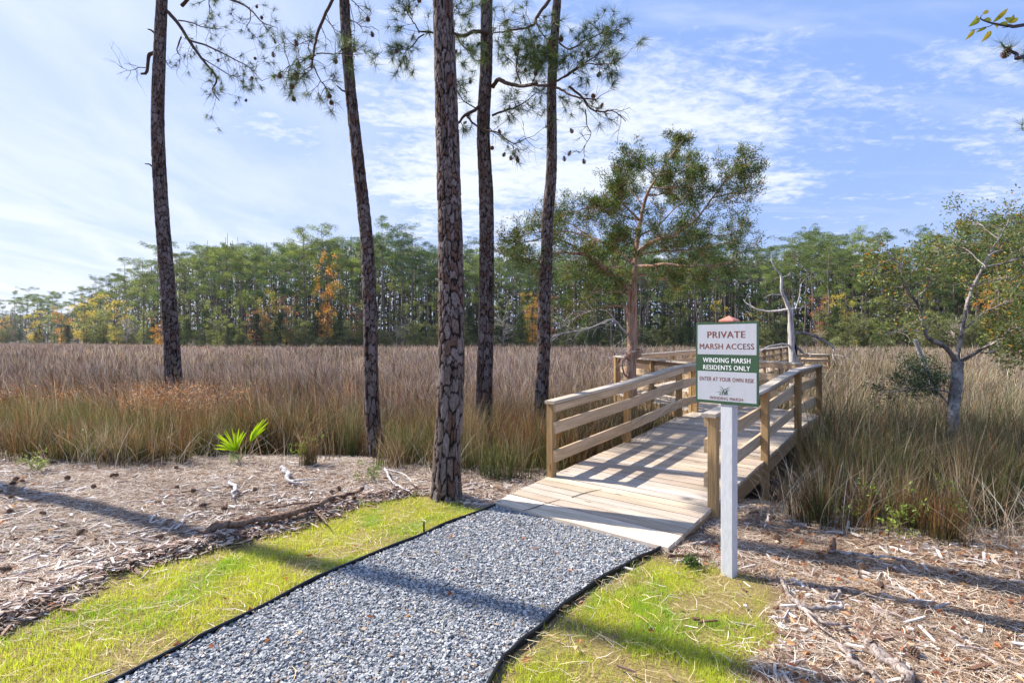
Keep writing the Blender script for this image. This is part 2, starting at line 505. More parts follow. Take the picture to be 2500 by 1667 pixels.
# terrain sheet
u_ = np.linspace(-1, 1, 260); gx = np.sinh(u_ * 6.2) / math.sinh(6.2) * 900
v_ = np.linspace(-.62, 1, 300); gy = 3 + np.sinh(v_ * 6.4) / math.sinh(6.4) * 900
X, Y = np.meshgrid(gx, gy)
Z = gz(X, Y)
mb = MB()
nx, ny = len(gx), len(gy)
ii = (np.arange(ny - 1)[:, None] * nx + np.arange(nx - 1)[None, :]).reshape(-1)
tcol = np.zeros((ny, nx, 3))
t_ = (Y - shore(X))
straw_c = lin(140, 114, 94, .8); mud = lin(84, 68, 52, .6); marsh = lin(112, 92, 76, .6); wood_c = lin(88, 76, 50, .7)
k1 = sm(-.3, .9, t_)[..., None]; k2 = sm(10, 25, Y)[..., None]; k3 = sm(-2, 4, Y - treeline(X, Y))[..., None]
tcol = straw_c * (1 - k1) + mud * k1
tcol = tcol * (1 - k2) + marsh * k2
tcol = tcol * (1 - k3) + wood_c * k3
inl = (inpoly(X, Y, lawnL) | inpoly(X, Y, lawnR))[..., None]
tcol = np.where(inl, lin(168, 152, 88, .8), tcol)
mb.add(np.stack([X, Y, Z], -1).reshape(-1, 3), np.stack([ii, ii + 1, ii + nx + 1, ii + nx], 1), tcol.reshape(-1, 3))
m, t, b, out = new_mat('ground_soil')
at = t.new('ShaderNodeAttribute'); at.attribute_name = 'Col'
co = t.new('ShaderNodeTexCoord').outputs['Object']
n1 = t.noise(co, 3.0, 6, .65); n2 = t.noise(t.mapping(co, (1, 2.2, 1), (0, 0, .5)), 38.0, 6, .7, .8)
c = t.mix(1.0, at.outputs['Color'], t.mix(t.remap(n2, .3, .7), (.55, .5, .48, 1), (1.35, 1.3, 1.3, 1)), 'MULTIPLY')
c = t.mix(t.remap(n1, .45, .75, 0, .5), c, (.16, .085, .05, 1))
t.link(c, b.inputs['Base Color']); b.inputs['Roughness'].default_value = .95
bump(t, b, n2, .02, .8)
ground = mb.build('ground', m, smooth=True)
tag(ground, 'brown earth under pine straw running out into the marsh', 'ground', kind='structure')

# ------------------------------------------------------------------ gravel path
def fan_sheet(poly, z):
    mb = MB(); p = np.array(poly)
    c = p.mean(0)
    return p, c
import bmesh
def flat_poly(name, poly, z, mat, zt=None, kind='structure'):
    bm = bmesh.new()
    vs = [bm.verts.new((q[0], q[1], z)) for q in poly]
    f = bm.faces.new(vs); bmesh.ops.triangulate(bm, faces=[f])
    me = bpy.data.meshes.new(name); bm.to_mesh(me); bm.free()
    me.materials.append(mat)
    o = bpy.data.objects.new(name, me); COL.objects.link(o)
    return o
m, t, b, out = new_mat('gravel_bed')
co = t.new('ShaderNodeTexCoord').outputs['Object']
n1 = t.noise(co, 70.0, 4, .7)
t.link(t.mix(t.remap(n1, .3, .7), (.05, .055, .065, 1), (.26, .28, .31, 1)), b.inputs['Base Color'])
b.inputs['Roughness'].default_value = .9
bump(t, b, n1, .01, 1)
pp = flat_poly('gravel_path', path_poly, .012, m)
tag(pp, 'grey gravel path leading to the boardwalk', 'path', kind='structure')

# crushed stones
N = 135000
bx0, bx1, by0, by1 = -2.6, 1.9, 1.2, 5.6
x = rng.uniform(bx0, bx1, N * 2); y = by0 + (by1 - by0) * rng.uniform(0, 1, N * 2)
k = inpoly(x, y, path_poly) & (sdist(x, y, path_poly) > .012)
x, y = x[k], y[k]
n = len(x)
sz = np.clip(rng.lognormal(math.log(.0064), .30, n), .0035, .012)
cube = np.array([[a, b_, c_] for a in (-1, 1) for b_ in (-1, 1) for c_ in (-1, 1)], float)
q = nrm(rng.normal(size=(n, 4)))
def quat_rot(q, v):
    w_, r_ = q[:, :1], q[:, 1:]
    w_ = w_[:, None]; r_ = r_[:, None, :]
    t_ = 2 * np.cross(np.broadcast_to(r_, v.shape), v)
    return v + w_ * t_ + np.cross(np.broadcast_to(r_, v.shape), t_)
shape = np.stack([rng.uniform(.75, 1.35, n), rng.uniform(.6, 1.0, n), rng.uniform(.35, .7, n)], 1)
v = cube[None] * (1 + rng.normal(0, .22, (n, 8, 3))) * shape[:, None] * sz[:, None, None]
v[:, :, :] *= np.where(rng.random((n, 8, 1)) < .3, .62, 1)
tilt = nrm(np.concatenate([np.ones((n, 1)) * 1.0, rng.normal(0, .22, (n, 2)), rng.normal(0, 2, (n, 1))], 1))
v = quat_rot(tilt, v)
pz = .012 + sz * .35 + rng.random(n) ** 2 * .014
v = v + np.stack([x, y, pz], 1)[:, None]
sc = pick([lin(146, 153, 161), lin(170, 175, 182), lin(122, 129, 140), lin(186, 189, 192), lin(116, 122, 132), lin(164, 164, 165)], n, .10)
sc = sc * np.array([1.04, 1.0, .93]); warm = rng.random(n) < .05; sc[warm] = pick([lin(150, 130, 112), lin(170, 150, 130)], warm.sum())
F = np.array([[0, 1, 3, 2], [4, 6, 7, 5], [0, 4, 5, 1], [2, 3, 7, 6], [0, 2, 6, 4], [1, 5, 7, 3]])
mb = MB(); mb.add(v.reshape(-1, 3), (np.arange(n) * 8)[:, None, None].repeat(6, 1).reshape(-1, 1) + np.tile(F, (n, 1)), np.repeat(sc * .96, 8, 0))
o = mb.build('gravel', M_stone)
tag(o, 'loose blue-grey crushed stone covering the path', 'gravel', kind='stuff')

# black edging strips
M_edge, t, b, _ = new_mat('black_edging')
b.inputs['Base Color'].default_value = (.012, .012, .014, 1); b.inputs['Roughness'].default_value = .38
def edging(name, pts, label, stakes):
    pts = catmull(np.array(pts), 8)
    pts = pts + np.stack([np.zeros(len(pts)), np.zeros(len(pts))], 1)
    root = empty(name, (pts[0][0], pts[0][1], 0), label=label, cat='edging', group='black edging along the gravel path')
    p3 = np.concatenate([pts, (np.full(len(pts), .006) + .004 * np.sin(np.arange(len(pts)) * .7))[:, None]], 1)
    t_, n_, b_ = frames(p3)
    side = np.stack([t_[:, 1], -t_[:, 0], np.zeros(len(pts))], 1)
    mb = MB()
    prof = [(-.005, -.03), (-.005, .026), (-.009, .032), (-.004, .040), (.004, .040), (.009, .032), (.005, .026), (.005, -.03)]
    ring = np.stack([p3 + side * a + np.array([0, 0, h_]) for a, h_ in prof], 1)
    k = len(pts); s = len(prof)
    i = np.arange(k - 1)[:, None] * s; j = np.arange(s)[None, :]; j2 = (j + 1) % s
    mb.add(ring.reshape(-1, 3), np.stack([i + j, i + j2, i + s + j2, i + s + j], -1).reshape(-1, 4))
    mb.build('edge_strip', M_edge, root, loc=root.location)
    for sp in stakes:
        mb = MB(); tube(mb, np.array([[sp[0], sp[1], -.03], [sp[0], sp[1], .10]]), [.009, .008], 6, lump=0)
        mb.build('stake', M_edge, root, loc=root.location)
edging('landscape_edging', edL, 'black plastic edging between the gravel and the long left lawn strip', [G(1035, 1300)])
edging('landscape_edging', edR, 'black plastic edging curving from the deck corner to the right lawn', [])

# ------------------------------------------------------------------ timber pieces
def prism(mb, poly, p0, ax, ay, az, L, col, gofs):
    """extrude an outline (in ay, az) along ax for length L"""
    k = len(poly); poly = np.array(poly)
    a = p0 + poly[:, :1] * ay + poly[:, 1:] * az
    b_ = a + ax * L
    g0 = np.concatenate([np.zeros((k, 1)), poly], 1) + gofs; g1 = g0 + np.array([L, 0, 0])
    j = np.arange(k); j2 = (j + 1) % k
    mb.add(np.vstack([a, b_]), np.stack([j, j2, k + j2, k + j], 1), col, np.vstack([g0, g1]))
    for side, gg, fl in ((a, g0, 1), (b_, g1, 0)):
        c = side.mean(0, keepdims=True)
        f3 = np.stack([j2, j, np.full(k, k)], 1) if fl else np.stack([j, j2, np.full(k, k)], 1)
        mb.add(np.vstack([side, c]), f3, np.asarray(col) * .9, np.vstack([gg, gg.mean(0, keepdims=True)]) * np.array([1, 1, 1]))
def board(mb, p0, p1, wid, hgt, col, up=(0, 0, 1), ch=.004):
    """a board of section wid (sideways) x hgt (up) with eased edges; p0,p1 are centre-line ends"""
    p0 = np.array(p0, float); p1 = np.array(p1, float)
    ax = nrm(p1 - p0); L = np.linalg.norm(p1 - p0)
    up = np.array(up, float); ay = nrm(np.cross(up, ax)); az = np.cross(ax, ay)
    a, h = wid / 2, hgt / 2
    poly = [(-a + ch, -h), (a - ch, -h), (a, -h + ch), (a, h - ch), (a - ch, h), (-a + ch, h), (-a, h - ch), (-a, -h + ch)]
    prism(mb, poly, p0, ax, ay, az, L, col, rng.uniform(0, 50, 3))
def vpiece(mb, p, z0, z1_, dirx, wid, hgt, col):
    """vertical post with sloped grain"""
    dx = np.array([dirx[0], dirx[1], 0.0])
    board(mb, (p[0], p[1], z0), (p[0], p[1], z1_), wid, hgt, col, up=dx, ch=.005)

c_deck = [lin(206, 187, 164), lin(190, 171, 150), lin(214, 197, 176), lin(178, 161, 143), lin(196, 183, 168)]
c_rail = [lin(200, 172, 138), lin(190, 160, 128), lin(206, 180, 148)]
c_cap = [lin(196, 182, 166), lin(186, 172, 156)]
c_post = [lin(170, 136, 92), lin(160, 130, 90), lin(178, 146, 102)]
c_joist = [lin(176, 142, 104), lin(164, 134, 100)]

bw = empty('boardwalk', (q1(0, WD / 2)[0], q1(0, WD / 2)[1], 0), math.pi / 2 - TH,
           label='timber boardwalk with three-board railings zigzagging over the marsh', cat='boardwalk')
bw.rotation_euler = (0, 0, 0)
BL = np.array(bw.location)

def clip(poly, n_, d_, keep=1):
    out = []; k = len(poly)
    for i in range(k):
        a = poly[i]; b_ = poly[(i + 1) % k]
        da = (np.dot(a, n_) - d_) * keep; db = (np.dot(b_, n_) - d_) * keep
        if da >= 0: out.append(a)
        if (da >= 0) != (db >= 0): out.append(a + (b_ - a) * (da / (da - db)))
    return out
def decking(poly, org, u, zf, name='decking', bwid=.1365, gap=.012, cut=None):
    mb = MB(); v_ = np.array([u[1], -u[0]])
    poly = [np.array(p) for p in poly]
    s = [np.dot(p - org, u) for p in poly]
    s0, s1 = min(s), max(s)
    q = s0
    while q < s1 - .03:
        e = q + bwid
        pc = clip(clip(poly, u, np.dot(org, u) + q, 1), u, np.dot(org, u) + e, -1)
        if len(pc) >= 3:
            pc = np.array(pc); ov = rng.normal(0, .003)
            # board ends run a hair past or short of the line
            cc = pc.mean(0); dv = (pc - cc) @ v_
            pc = pc + np.sign(dv)[:, None] * v_ * ov
            dz = rng.normal(0, .0012)
            zt = np.array([zf(np.dot(p - org, u)) for p in pc]) + dz
            k = len(pc); col = pick(c_deck, 1, .06)[0]
            ch = .004
            go = rng.uniform(0, 60, 3)
            def gg(a, z): return np.stack([(a - org) @ v_, (a - org) @ u, z], 1) + go
            inner = cc + (pc - cc) * (1 - ch / np.maximum(np.linalg.norm(pc - cc, axis=1, keepdims=True), .05) * 1.0)
            top = np.column_stack([inner, zt]); mid = np.column_stack([pc, zt - ch]); bot = np.column_stack([pc, zt - .036])
            j = np.arange(k); j2 = (j + 1) % k
            V = np.vstack([top, mid, bot, [[cc[0], cc[1], zt.mean()]]])
            Gv = np.vstack([gg(inner, zt), gg(pc, zt - ch), gg(pc, zt - .036), gg(cc[None], np.array([zt.mean()]))])
            s_ = mb.n
            mb.add(V, np.vstack([np.stack([k + j, k + j2, j2, j], 1), np.stack([2 * k + j, 2 * k + j2, k + j2, k + j], 1)]), col, Gv)
            mb.f[3].append(np.stack([j, j2, np.full(k, 3 * k)], 1) + s_)
        q = e + gap + rng.uniform(-.002, .003)
    return mb.build(name, M_wood, bw, grain=True, loc=BL)

decking(poly1, A0, U1, z1)
z2 = lambda s: .425 + np.clip(s, 0, 3) / 3 * .05
decking(poly2, L4, U2, lambda s: float(.428 + .05 * np.clip(s / 3.0, 0, 1)))
z3 = lambda s: float(.482 + .10 * np.clip(s / 14, 0, 1.3))
decking(poly3, C1, U3, z3)
decking(poly4, PL0, PLu, lambda s: .16)

def post(p, zt, dirx, zb=-.75, col=None, s=.089):
    mb = MB()
    vpiece(mb, p, zb, zt, dirx, s, s, pick(c_post, 1, .07)[0] if col is None else col)
    return mb.build('post', M_post, bw, grain=True, loc=BL)
def rail(a, b_, zlo, h, za, zb, off, inner, thick=.038, cols=c_rail, name='rail', ext=(0, 0)):
    a = np.array(a); b_ = np.array(b_); d_ = nrm(b_ - a); n_ = np.array([d_[1], -d_[0]]) * inner
    a2 = a - d_ * ext[0]; b2 = b_ + d_ * ext[1]
    sl_ = (zb - za) / max(np.linalg.norm(b_ - a), .01)
    pa = np.append(a2 + n_ * off, za - sl_ * ext[0] + zlo + h / 2); pb = np.append(b2 + n_ * off, zb + sl_ * ext[1] + zlo + h / 2)
    mb = MB(); board(mb, pa, pb, thick, h, pick(cols, 1, .06)[0])
    return mb.build(name, M_rail, bw, grain=True, loc=BL)
_capz = [0]
def railing(pts, zs, inner, start=(.035, 0), capc=c_cap, posts=True, first=0.03, last=.05):
    n_ = len(pts)
    for i in range(n_):
        if posts:
            d_ = nrm(pts[min(i + 1, n_ - 1)] - pts[max(i - 1, 0)])
            if i == 0: d_ = nrm(pts[1] - pts[0])
            post(pts[i], zs[i] + .876 - .001, d_)
    for i in range(n_ - 1):
        e = (start[0] if i == 0 else 0, last if i == n_ - 2 else 0)
        for zlo, h in ((.186, .14), (.523, .14), (.784, .089)):
            rail(pts[i], pts[i + 1], zlo, h, zs[i], zs[i + 1], .0445 + .0195, inner, ext=e)
        a = np.array(pts[i]); b_ = np.array(pts[i + 1]); d_ = nrm(b_ - a); nn = np.array([d_[1], -d_[0]]) * inner
        e0 = .075 if i == 0 else .0; e1 = .06 if i == n_ - 2 else .004
        _capz[0] += 1; dz = .0015 * (_capz[0] % 3)
        z0 = zs[i] + .876 + .019 + dz; z1_ = zs[i + 1] + .876 + .019 + dz
        o = nn * .022; hw = .072
        pa = np.append(a - d_ * e0 + o, z0); pb = np.append(b_ + d_ * e1 + o, z1_)
        mb = MB(); board(mb, pa, pb, hw * 2, .038, pick(capc, 1, .05)[0], ch=.007)
        mb.build('cap_rail', M_rail, bw, grain=True, loc=BL)
Lp = [q1(1.02, .035), q1(2.97, .035), q1(4.94, .035), q1(5.73, .035)]
railing(Lp, [z1(1.02), z1(2.97), z1(4.94), z1(5.73)], 1)
Rp = [q1(1.077, WD), q1(2.99, WD), q1(4.89, WD), q1(6.63, WD)]
railing(Rp, [z1(1.077), z1(2.99), z1(4.89), z1(6.63)], -1)
Lp2 = [L4 + U2 * .12, L4 + U2 * 1.5, C1]
railing(Lp2, [.43, .455, .48], 1, start=(.0, 0))
nR = R5 - R4; lR = np.linalg.norm(nR)
Rp2 = [R4 + U2 * .42, R4 + U2 * (.42 + (lR - .42) / 2), R5]
railing(Rp2, [.435, .455, .48], -1, start=(.4, 0))
Lp3 = [C1 + U3 * s for s in (.12, 2.2, 4.4, 6.6, 8.8, 11, 13.2, 15.4, 17.6, 19.8)]
railing(Lp3, [z3(np.dot(p - C1, U3)) for p in Lp3], 1, start=(.0, 0))
Rp3 = [R5 + U3 * s for s in (.12, 2.2, 4.4, 6.6, 8.8, 11, 13.2, 15.4, 17.0)]
railing(Rp3, [z3(np.dot(p - C1, U3)) for p in Rp3], -1, start=(.0, 0))
Pp = [PL0 + PLu * .6, PL0 + PLu * 2.4]
railing(Pp, [.16, .16], -1)
Pq = [PL0 + PLu * 2.46 + PLv * .12, PL0 + PLu * 2.46 + PLv * 2.1]
railing(Pq, [.16, .16], -1)

# rim joists and piles below the deck
def joist(a, b_, za, zb, off, h=.185, thick=.038, inner=1):
    rail(a, b_, -.036 - h, h, za, zb, off, inner, thick, c_joist, 'rim_joist')
for a, b_ in ((0.05, 1.03), (1.12, 2.945), (3.035, 4.845), (4.935, 6.585)):
    joist(q1(a, WD), q1(b_, WD), z1(a), z1(b_), .022, inner=-1, h=.185 if a > 1 else .045)
for a, b_ in ((0.05, .97), (1.07, 2.925), (3.015, 4.895), (4.985, 5.685)):
    joist(q1(a, 0), q1(b_, 0), z1(a), z1(b_), .022, inner=1, h=.185 if a > 1 else .045)
joist(q1(.03, .01), q1(.03, WD - .01), z1(0), z1(0), .0, h=.04, inner=1)
for pts, inner in ((Lp2, 1), (Rp2, -1)):
    for i in range(2): joist(pts[i] + nrm(pts[i + 1] - pts[i]) * .047, pts[i + 1] - nrm(pts[i + 1] - pts[i]) * .047, .44, .465, .0, inner=inner)
for pts in (Lp3, Rp3):
    for i in range(len(pts) - 1):
        za = z3(np.dot(pts[i] - C1, U3)); joist(pts[i] + U3 * .05, pts[i + 1] - U3 * .05, za, za + .01, 0.0, inner=1)
joist(Pp[0], Pp[1], .16, .16, 0.0, inner=1)
for s_ in (1.55, 3.6, 5.6):      # cross beams on short piles
    mb = MB(); a = q1(s_, .05); b_ = q1(s_, WD - .05)
    board(mb, np.append(a, z1(s_) - .32), np.append(b_, z1(s_) - .32), .04, .18, pick(c_joist, 1)[0])
    mb.build('cross_beam', M_rail, bw, grain=True, loc=BL)
for p in (L4 + U2 * 1.5 - V2 * .1, C1 + V2 * 1.3 - U2 * .5, C1 - V2 * .05 - U2 * .4, R5 - V2 * .6):
    mb = MB(); tube(mb, np.array([[p[0], p[1], -.8], [p[0], p[1], .26]]), [.085, .08], 10, lin(140, 132, 120), .02)
    mb.build('pile', M_post, bw, grain=True, loc=BL)

mb = MB()      # screw heads in pairs over the joists
for q_ in np.arange(.0, 6.4, .1475):
    for tt_ in (.07, .66, 1.28, WD - .07):
        for ds in (.035, .105):
            c_ = q1(q_ + ds + rng.normal(0, .004), tt_ + rng.normal(0, .006)); z_ = z1(q_ + ds) + .0012
            a_ = np.arange(6) * math.pi / 3
            mb.add(np.column_stack([c_[0] + .0042 * np.cos(a_), c_[1] + .0042 * np.sin(a_), np.full(6, z_)])[[0, 1, 2, 3]], [[0, 1, 2, 3]], lin(70, 62, 56))
mb.build('screws', M_twig, bw, loc=BL)
# thin twig lying on the apron is a thing of its own (placed below with the sticks)

# ------------------------------------------------------------------ sign
SE = nrm(np.array([.328, -.355])); SN = np.array([-SE[1] * -1, SE[0]]) * 0
SN = np.array([SE[1], -SE[0]])                         # towards the viewer
SN = SN if np.dot(SN, -np.array([1.6, 3.9])) > 0 else -SN
SC = np.array([1.596, 3.91]); SW, SH = .478, .612
sz0 = 1.75 + .02 - .02
ztop = CAMH + (833.5 - 786.3) / FPX * 3.91; zbot = ztop - SH
ang = math.atan2(SE[1], SE[0])
sroot = empty('sign', (SC[0] - SN[0] * .052, SC[1] - SN[1] * .052, 0), ang,
              label='green and white marsh access sign on a white square post', cat='sign')
def sl_box(x0, x1, y0, y1, z0, z1_, name, mat, col=(1, 1, 1), bev=.003):
    mb = MB()
    board(mb, ((x0 + x1) / 2, (y0 + y1) / 2, z0), ((x0 + x1) / 2, (y0 + y1) / 2, z1_), x1 - x0, y1 - y0, col, up=(0, 1, 0), ch=bev)
    return mb.build(name, mat, sroot, grain=True)
def mat_plain(name, c, rough=.5, nz=0.0, nscale=60, metal=0, spec=.4):
    m, t, b, out = new_mat(name)
    co = t.new('ShaderNodeTexCoord').outputs['Object']
    n = t.noise(t.mapping(co, (1, 1, .25)), nscale, 5, .6)
    cc = t.mix(t.remap(n, .3, .7), tuple(q * (1 - nz) for q in c) + (1,), tuple(min(q * (1 + nz), 1) for q in c) + (1,))
    t.link(cc, b.inputs['Base Color']); b.inputs['Roughness'].default_value = rough
    b.inputs['Specular IOR Level'].default_value = spec; b.inputs['Metallic'].default_value = metal
    if nz > .03: bump(t, b, n, .003, .5)
    return m
M_white = mat_plain('white_paint', (.60, .61, .63), .6, .09, 45)
M_green = mat_plain('sign_green', (.035, .085, .042), .5, .02)
M_swhite = mat_plain('sign_white', (.46, .475, .515), .5, .03, 18)
M_brown = mat_plain('sign_brown', (.19, .055, .03), .5, .0)
M_swh2 = mat_plain('sign_letter_white', (.82, .84, .82), .5, 0)
M_copper = mat_plain('copper_cap', (.62, .24, .17), .45, .06, 30, 0)
sl_box(-.0445, .0445, -.0445, .0445, -.3, ztop + .003, 'sign_post', M_white)
mb = MB()   # pyramid cap
zt = ztop + .003; h = .056
mb.add([(-h, -h, zt), (h, -h, zt), (h, h, zt), (-h, h, zt), (-h, -h, zt + .012), (h, -h, zt + .012), (h, h, zt + .012), (-h, h, zt + .012)],
       [[0, 1, 5, 4], [1, 2, 6, 5], [2, 3, 7, 6], [3, 0, 4, 7], [3, 2, 1, 0]])
mb.add([(-h, -h, zt + .012), (h, -h, zt + .012), (h, h, zt + .012), (-h, h, zt + .012), (0, 0, zt + .047)], [[0, 1, 4], [1, 2, 4], [2, 3, 4], [3, 0, 4]])
mb.build('post_cap', M_copper, sroot)
yb = -.052     # board face plane (local -Y is towards the viewer)
if np.dot(np.array([math.sin(ang), -math.cos(ang)]), SN) < 0: yb = .052
sgn = -1 if yb < 0 else 1
def ybox(x0, x1, z0, z1_, y0, y1, name, mat):
    mb = MB(); a = min(y0, y1); b_ = max(y0, y1)
    board(mb, (x0, (a + b_) / 2, (z0 + z1_) / 2), (x1, (a + b_) / 2, (z0 + z1_) / 2), b_ - a, z1_ - z0, (1, 1, 1), ch=.0012)
    return mb.build(name, mat, sroot, grain=True)
ybox(-SW / 2, SW / 2, zbot, ztop, sgn * .0455, sgn * .0535, 'sign_panel', M_green)
def fz(q): return ztop - q * SH
ybox(-SW / 2 + .015, SW / 2 - .015, fz(.397), fz(.026), sgn * .053, sgn * .0545, 'white_field', M_swhite)
ybox(-SW / 2 + .015, SW / 2 - .015, fz(.965), fz(.605), sgn * .053, sgn * .0545, 'white_field', M_swhite)
def text(s, f0, f1, width, mat, bold=0.0, proud=.0552, sp=1.08, dup=0.0009):
    cu = bpy.data.curves.new('lettering', 'FONT'); cu.body = s; cu.align_x = 'CENTER'; cu.size = 1.0
    cu.offset = bold; cu.space_character = sp; cu.resolution_u = 3
    tmp = bpy.data.objects.new('tmp', cu); COL.objects.link(tmp)
    dg = bpy.context.evaluated_depsgraph_get()
    me = bpy.data.meshes.new_from_object(tmp.evaluated_get(dg))
    bpy.data.objects.remove(tmp)
    n = len(me.vertices); co = np.zeros(n * 3); me.vertices.foreach_get('co', co); co = co.reshape(-1, 3)
    lo, hi = co.min(0), co.max(0)
    H = (f1 - f0) * SH
    out = np.zeros_like(co)
    out[:, 0] = (co[:, 0] - (lo[0] + hi[0]) / 2) / (hi[0] - lo[0]) * width * (1 if sgn < 0 else -1)
    out[:, 2] = fz(f1) + (co[:, 1] - lo[1]) / (hi[1] - lo[1]) * H
    out[:, 1] = sgn * proud
    me.vertices.foreach_set('co', out.astype(np.float32).ravel()); me.update()
    me.materials.clear(); me.materials.append(mat)
    if dup:
        k = len(me.polygons); mb = MB(); me.calc_loop_triangles()
        tri = np.zeros(len(me.loop_triangles) * 3, np.int32); me.loop_triangles.foreach_get('vertices', tri); tri = tri.reshape(-1, 3)
        for q, dx in enumerate((0, -dup, dup)):
            mb.add(out + np.array([dx, sgn * .00012 * q, 0]), tri)
        bpy.data.meshes.remove(me)
        return mb.build('lettering', mat, sroot)
    o = bpy.data.objects.new('lettering', me); COL.objects.link(o); o.parent = sroot
    return o
text('PRIVATE', .112, .192, .60 * SW, M_brown, .0, dup=.0016)
text('MARSH ACCESS', .262, .330, .865 * SW, M_brown, 0, dup=.0011)
text('WINDING MARSH', .437, .497, .755 * SW, M_swh2, 0, .0542, dup=.0008)
text('RESIDENTS ONLY', .527, .585, .745 * SW, M_swh2, 0, .0542, dup=.0008)
text('ENTER AT YOUR OWN RISK', .674, .724, .865 * SW, M_brown, 0, dup=.0005)
text('WINDING MARSH', .912, .950, .53 * SW, M_brown, .0, dup=.0003)
# emblem: arching grass blades over a water line
mb = MB()
def arc(pts, wmax, w0=.15, w1=.05):
    p = catmull(np.array(pts, float), 8); t_ = np.gradient(p, axis=0); t_ = t_ / np.linalg.norm(t_, axis=1, keepdims=True)
    n_ = np.stack([-t_[:, 1], t_[:, 0]], 1); k = len(p)
    s = np.linspace(0, 1, k); wv = wmax * np.minimum(1, np.minimum(w0 + s * 3, w1 + (1 - s) * 1.6))[:, None]
    a = p + n_ * wv / 2; b_ = p - n_ * wv / 2
    def m3(q): return np.column_stack([(q[:, 0] - 787) / 695 * SW * (1 if sgn < 0 else -1), np.full(k, sgn * .0553), fz((q[:, 1] - 252) / 897)])
    V = np.vstack([m3(a), m3(b_)]); j = np.arange(k - 1)
    mb.add(V, np.stack([j, j + 1, k + j + 1, k + j], 1))
for q in ([(752, 1045), (757, 1010), (778, 978)], [(800, 1045), (797, 1010), (778, 978)], [(775, 1045), (772, 1022), (762, 1000)],
          [(780, 1045), (784, 1022), (794, 1000)]):
    arc(q, 11, 1, .3)
arc([(765, 1000), (750, 975), (725, 960), (705, 958)], 6); arc([(790, 1000), (800, 978), (820, 962), (840, 958)], 6)
arc([(760, 1012), (740, 992), (715, 985)], 6); arc([(795, 1012), (812, 995), (835, 985)], 6)
arc([(752, 1030), (735, 1012), (712, 1008)], 5)
arc([(668, 1022), (700, 1020), (728, 1024), (735, 1034), (715, 1044), (735, 1050), (790, 1046), (880, 1042)], 6, .1, .05)
mb.build('emblem', M_green, sroot)

# ------------------------------------------------------------------ foreground pines
def plate_trunk(mb, path, rad, zvis, cw=.055, chh=.12, res=.010, deep=.011, tone=1.0, seed=1, lichen=0.0):
    path = catmull(path, 10)
    seglen = np.r_[0, np.cumsum(np.linalg.norm(np.diff(path, axis=0), axis=1))]
    Ls = []; q = 0.0
    while q < seglen[-1]:
        Ls.append(q); z = np.interp(q, seglen, path[:, 2]); q += res * 1.15 if z < zvis else .25
    Ls.append(seglen[-1]); Ls = np.array(Ls)
    c = np.stack([np.interp(Ls, seglen, path[:, i]) for i in range(3)], 1)
    zz = c[:, 2]
    r = np.interp(zz, [a for a, _ in rad], [b_ for _, b_ in rad])
    r0 = np.interp(1.5, [a for a, _ in rad], [b_ for _, b_ in rad])
    seg = int(max(24, 2 * math.pi * r0 / res)); th = np.linspace(0, 2 * math.pi, seg, endpoint=False)
    nc = max(8, int(2 * math.pi * r0 / cw))
    T, Lg = np.meshgrid(th, Ls)
    # lumpy warp, then jittered cells that wrap round the trunk
    wT = T + .8 * (vnoise(np.cos(T) * 2 + 9, Lg * 1.2 + np.sin(T) * 2, 1.5, seed) - .5)
    wL = Lg + .22 * (vnoise(np.cos(T) * 2, Lg * 3 + np.sin(T) * 2, 2.0, seed + 9) - .5)
    gu = wT / (2 * math.pi) * nc; gv = wL / chh * (.62 + .42 * sm(.5, 4.5, zz)[:, None]) + 3
    cu = np.floor(gu); cv = np.floor(gv)
    F1 = np.full(T.shape, 9.); F2 = np.full(T.shape, 9.); ID = np.zeros(T.shape); 
    for du in (-1, 0, 1):
        for dv in (-1, 0, 1):
            a = cu + du; b_ = cv + dv; am = np.mod(a, nc)
            ju = a + .5 + (hash2(am, b_, seed) - .5) * .8 + .5 * np.mod(b_, 2) * 0; jv = b_ + .5 + (hash2(am, b_, seed + 5) - .5) * .9
            d = np.hypot((gu - ju), (gv - jv) * .9)
            nid = hash2(am, b_, seed + 11)
            m1 = d < F1
            F2 = np.where(m1, F1, np.minimum(F2, d)); ID = np.where(m1, nid, ID); F1 = np.where(m1, d, F1)
    edge = np.clip((F2 - F1 - .02) / .22, 0, 1); edge = edge * edge * (3 - 2 * edge)
    fine = vnoise(T * 16, Lg * 34, 1.0, seed + 3, 4)
    disp = deep * (edge - .5) + deep * .8 * (ID - .5) * edge + .0035 * (fine - .5)
    rr = r[:, None] + disp * np.clip(r / r0, .5, 1)[:, None]
    # root flare lobes
    fl = np.exp(-np.maximum(zz - path[0, 2], 0) / .16)[:, None]
    rr = rr + fl * .045 * (.6 + .8 * np.sin(T * 5 + seed) ** 2)
    t_, n_, bb = frames(c)
    v = c[:, None] + rr[..., None] * (np.cos(T)[..., None] * n_[:, None] + np.sin(T)[..., None] * bb[:, None])
    k = len(Ls); i = np.arange(k - 1)[:, None] * seg; j = np.arange(seg)[None]; j2 = (j + 1) % seg
    fcs = np.stack([i + j, i + j2, i + seg + j2, i + seg + j], -1).reshape(-1, 4)
    grey = lin(156, 142, 138, .66); red = lin(132, 106, 94, .64); brown = lin(140, 124, 116, .66)
    p = ID[..., None]
    base = np.where(p < .42, grey, np.where(p < .80, brown, red)) * (.85 + .3 * hash2(np.floor(ID * 997), np.zeros_like(ID), 4))[..., None]
    base = base * .88 * (.6 + .8 * fine[..., None]) * (.8 + .4 * vnoise(T * 1.5, Lg * 1.1, 1.0, seed + 31))[..., None] * tone
    col = base * edge[..., None] + lin(36, 28, 26, .5) * (1 - edge[..., None])
    mb.add(v.reshape(-1, 3), fcs, col.reshape(-1, 3))

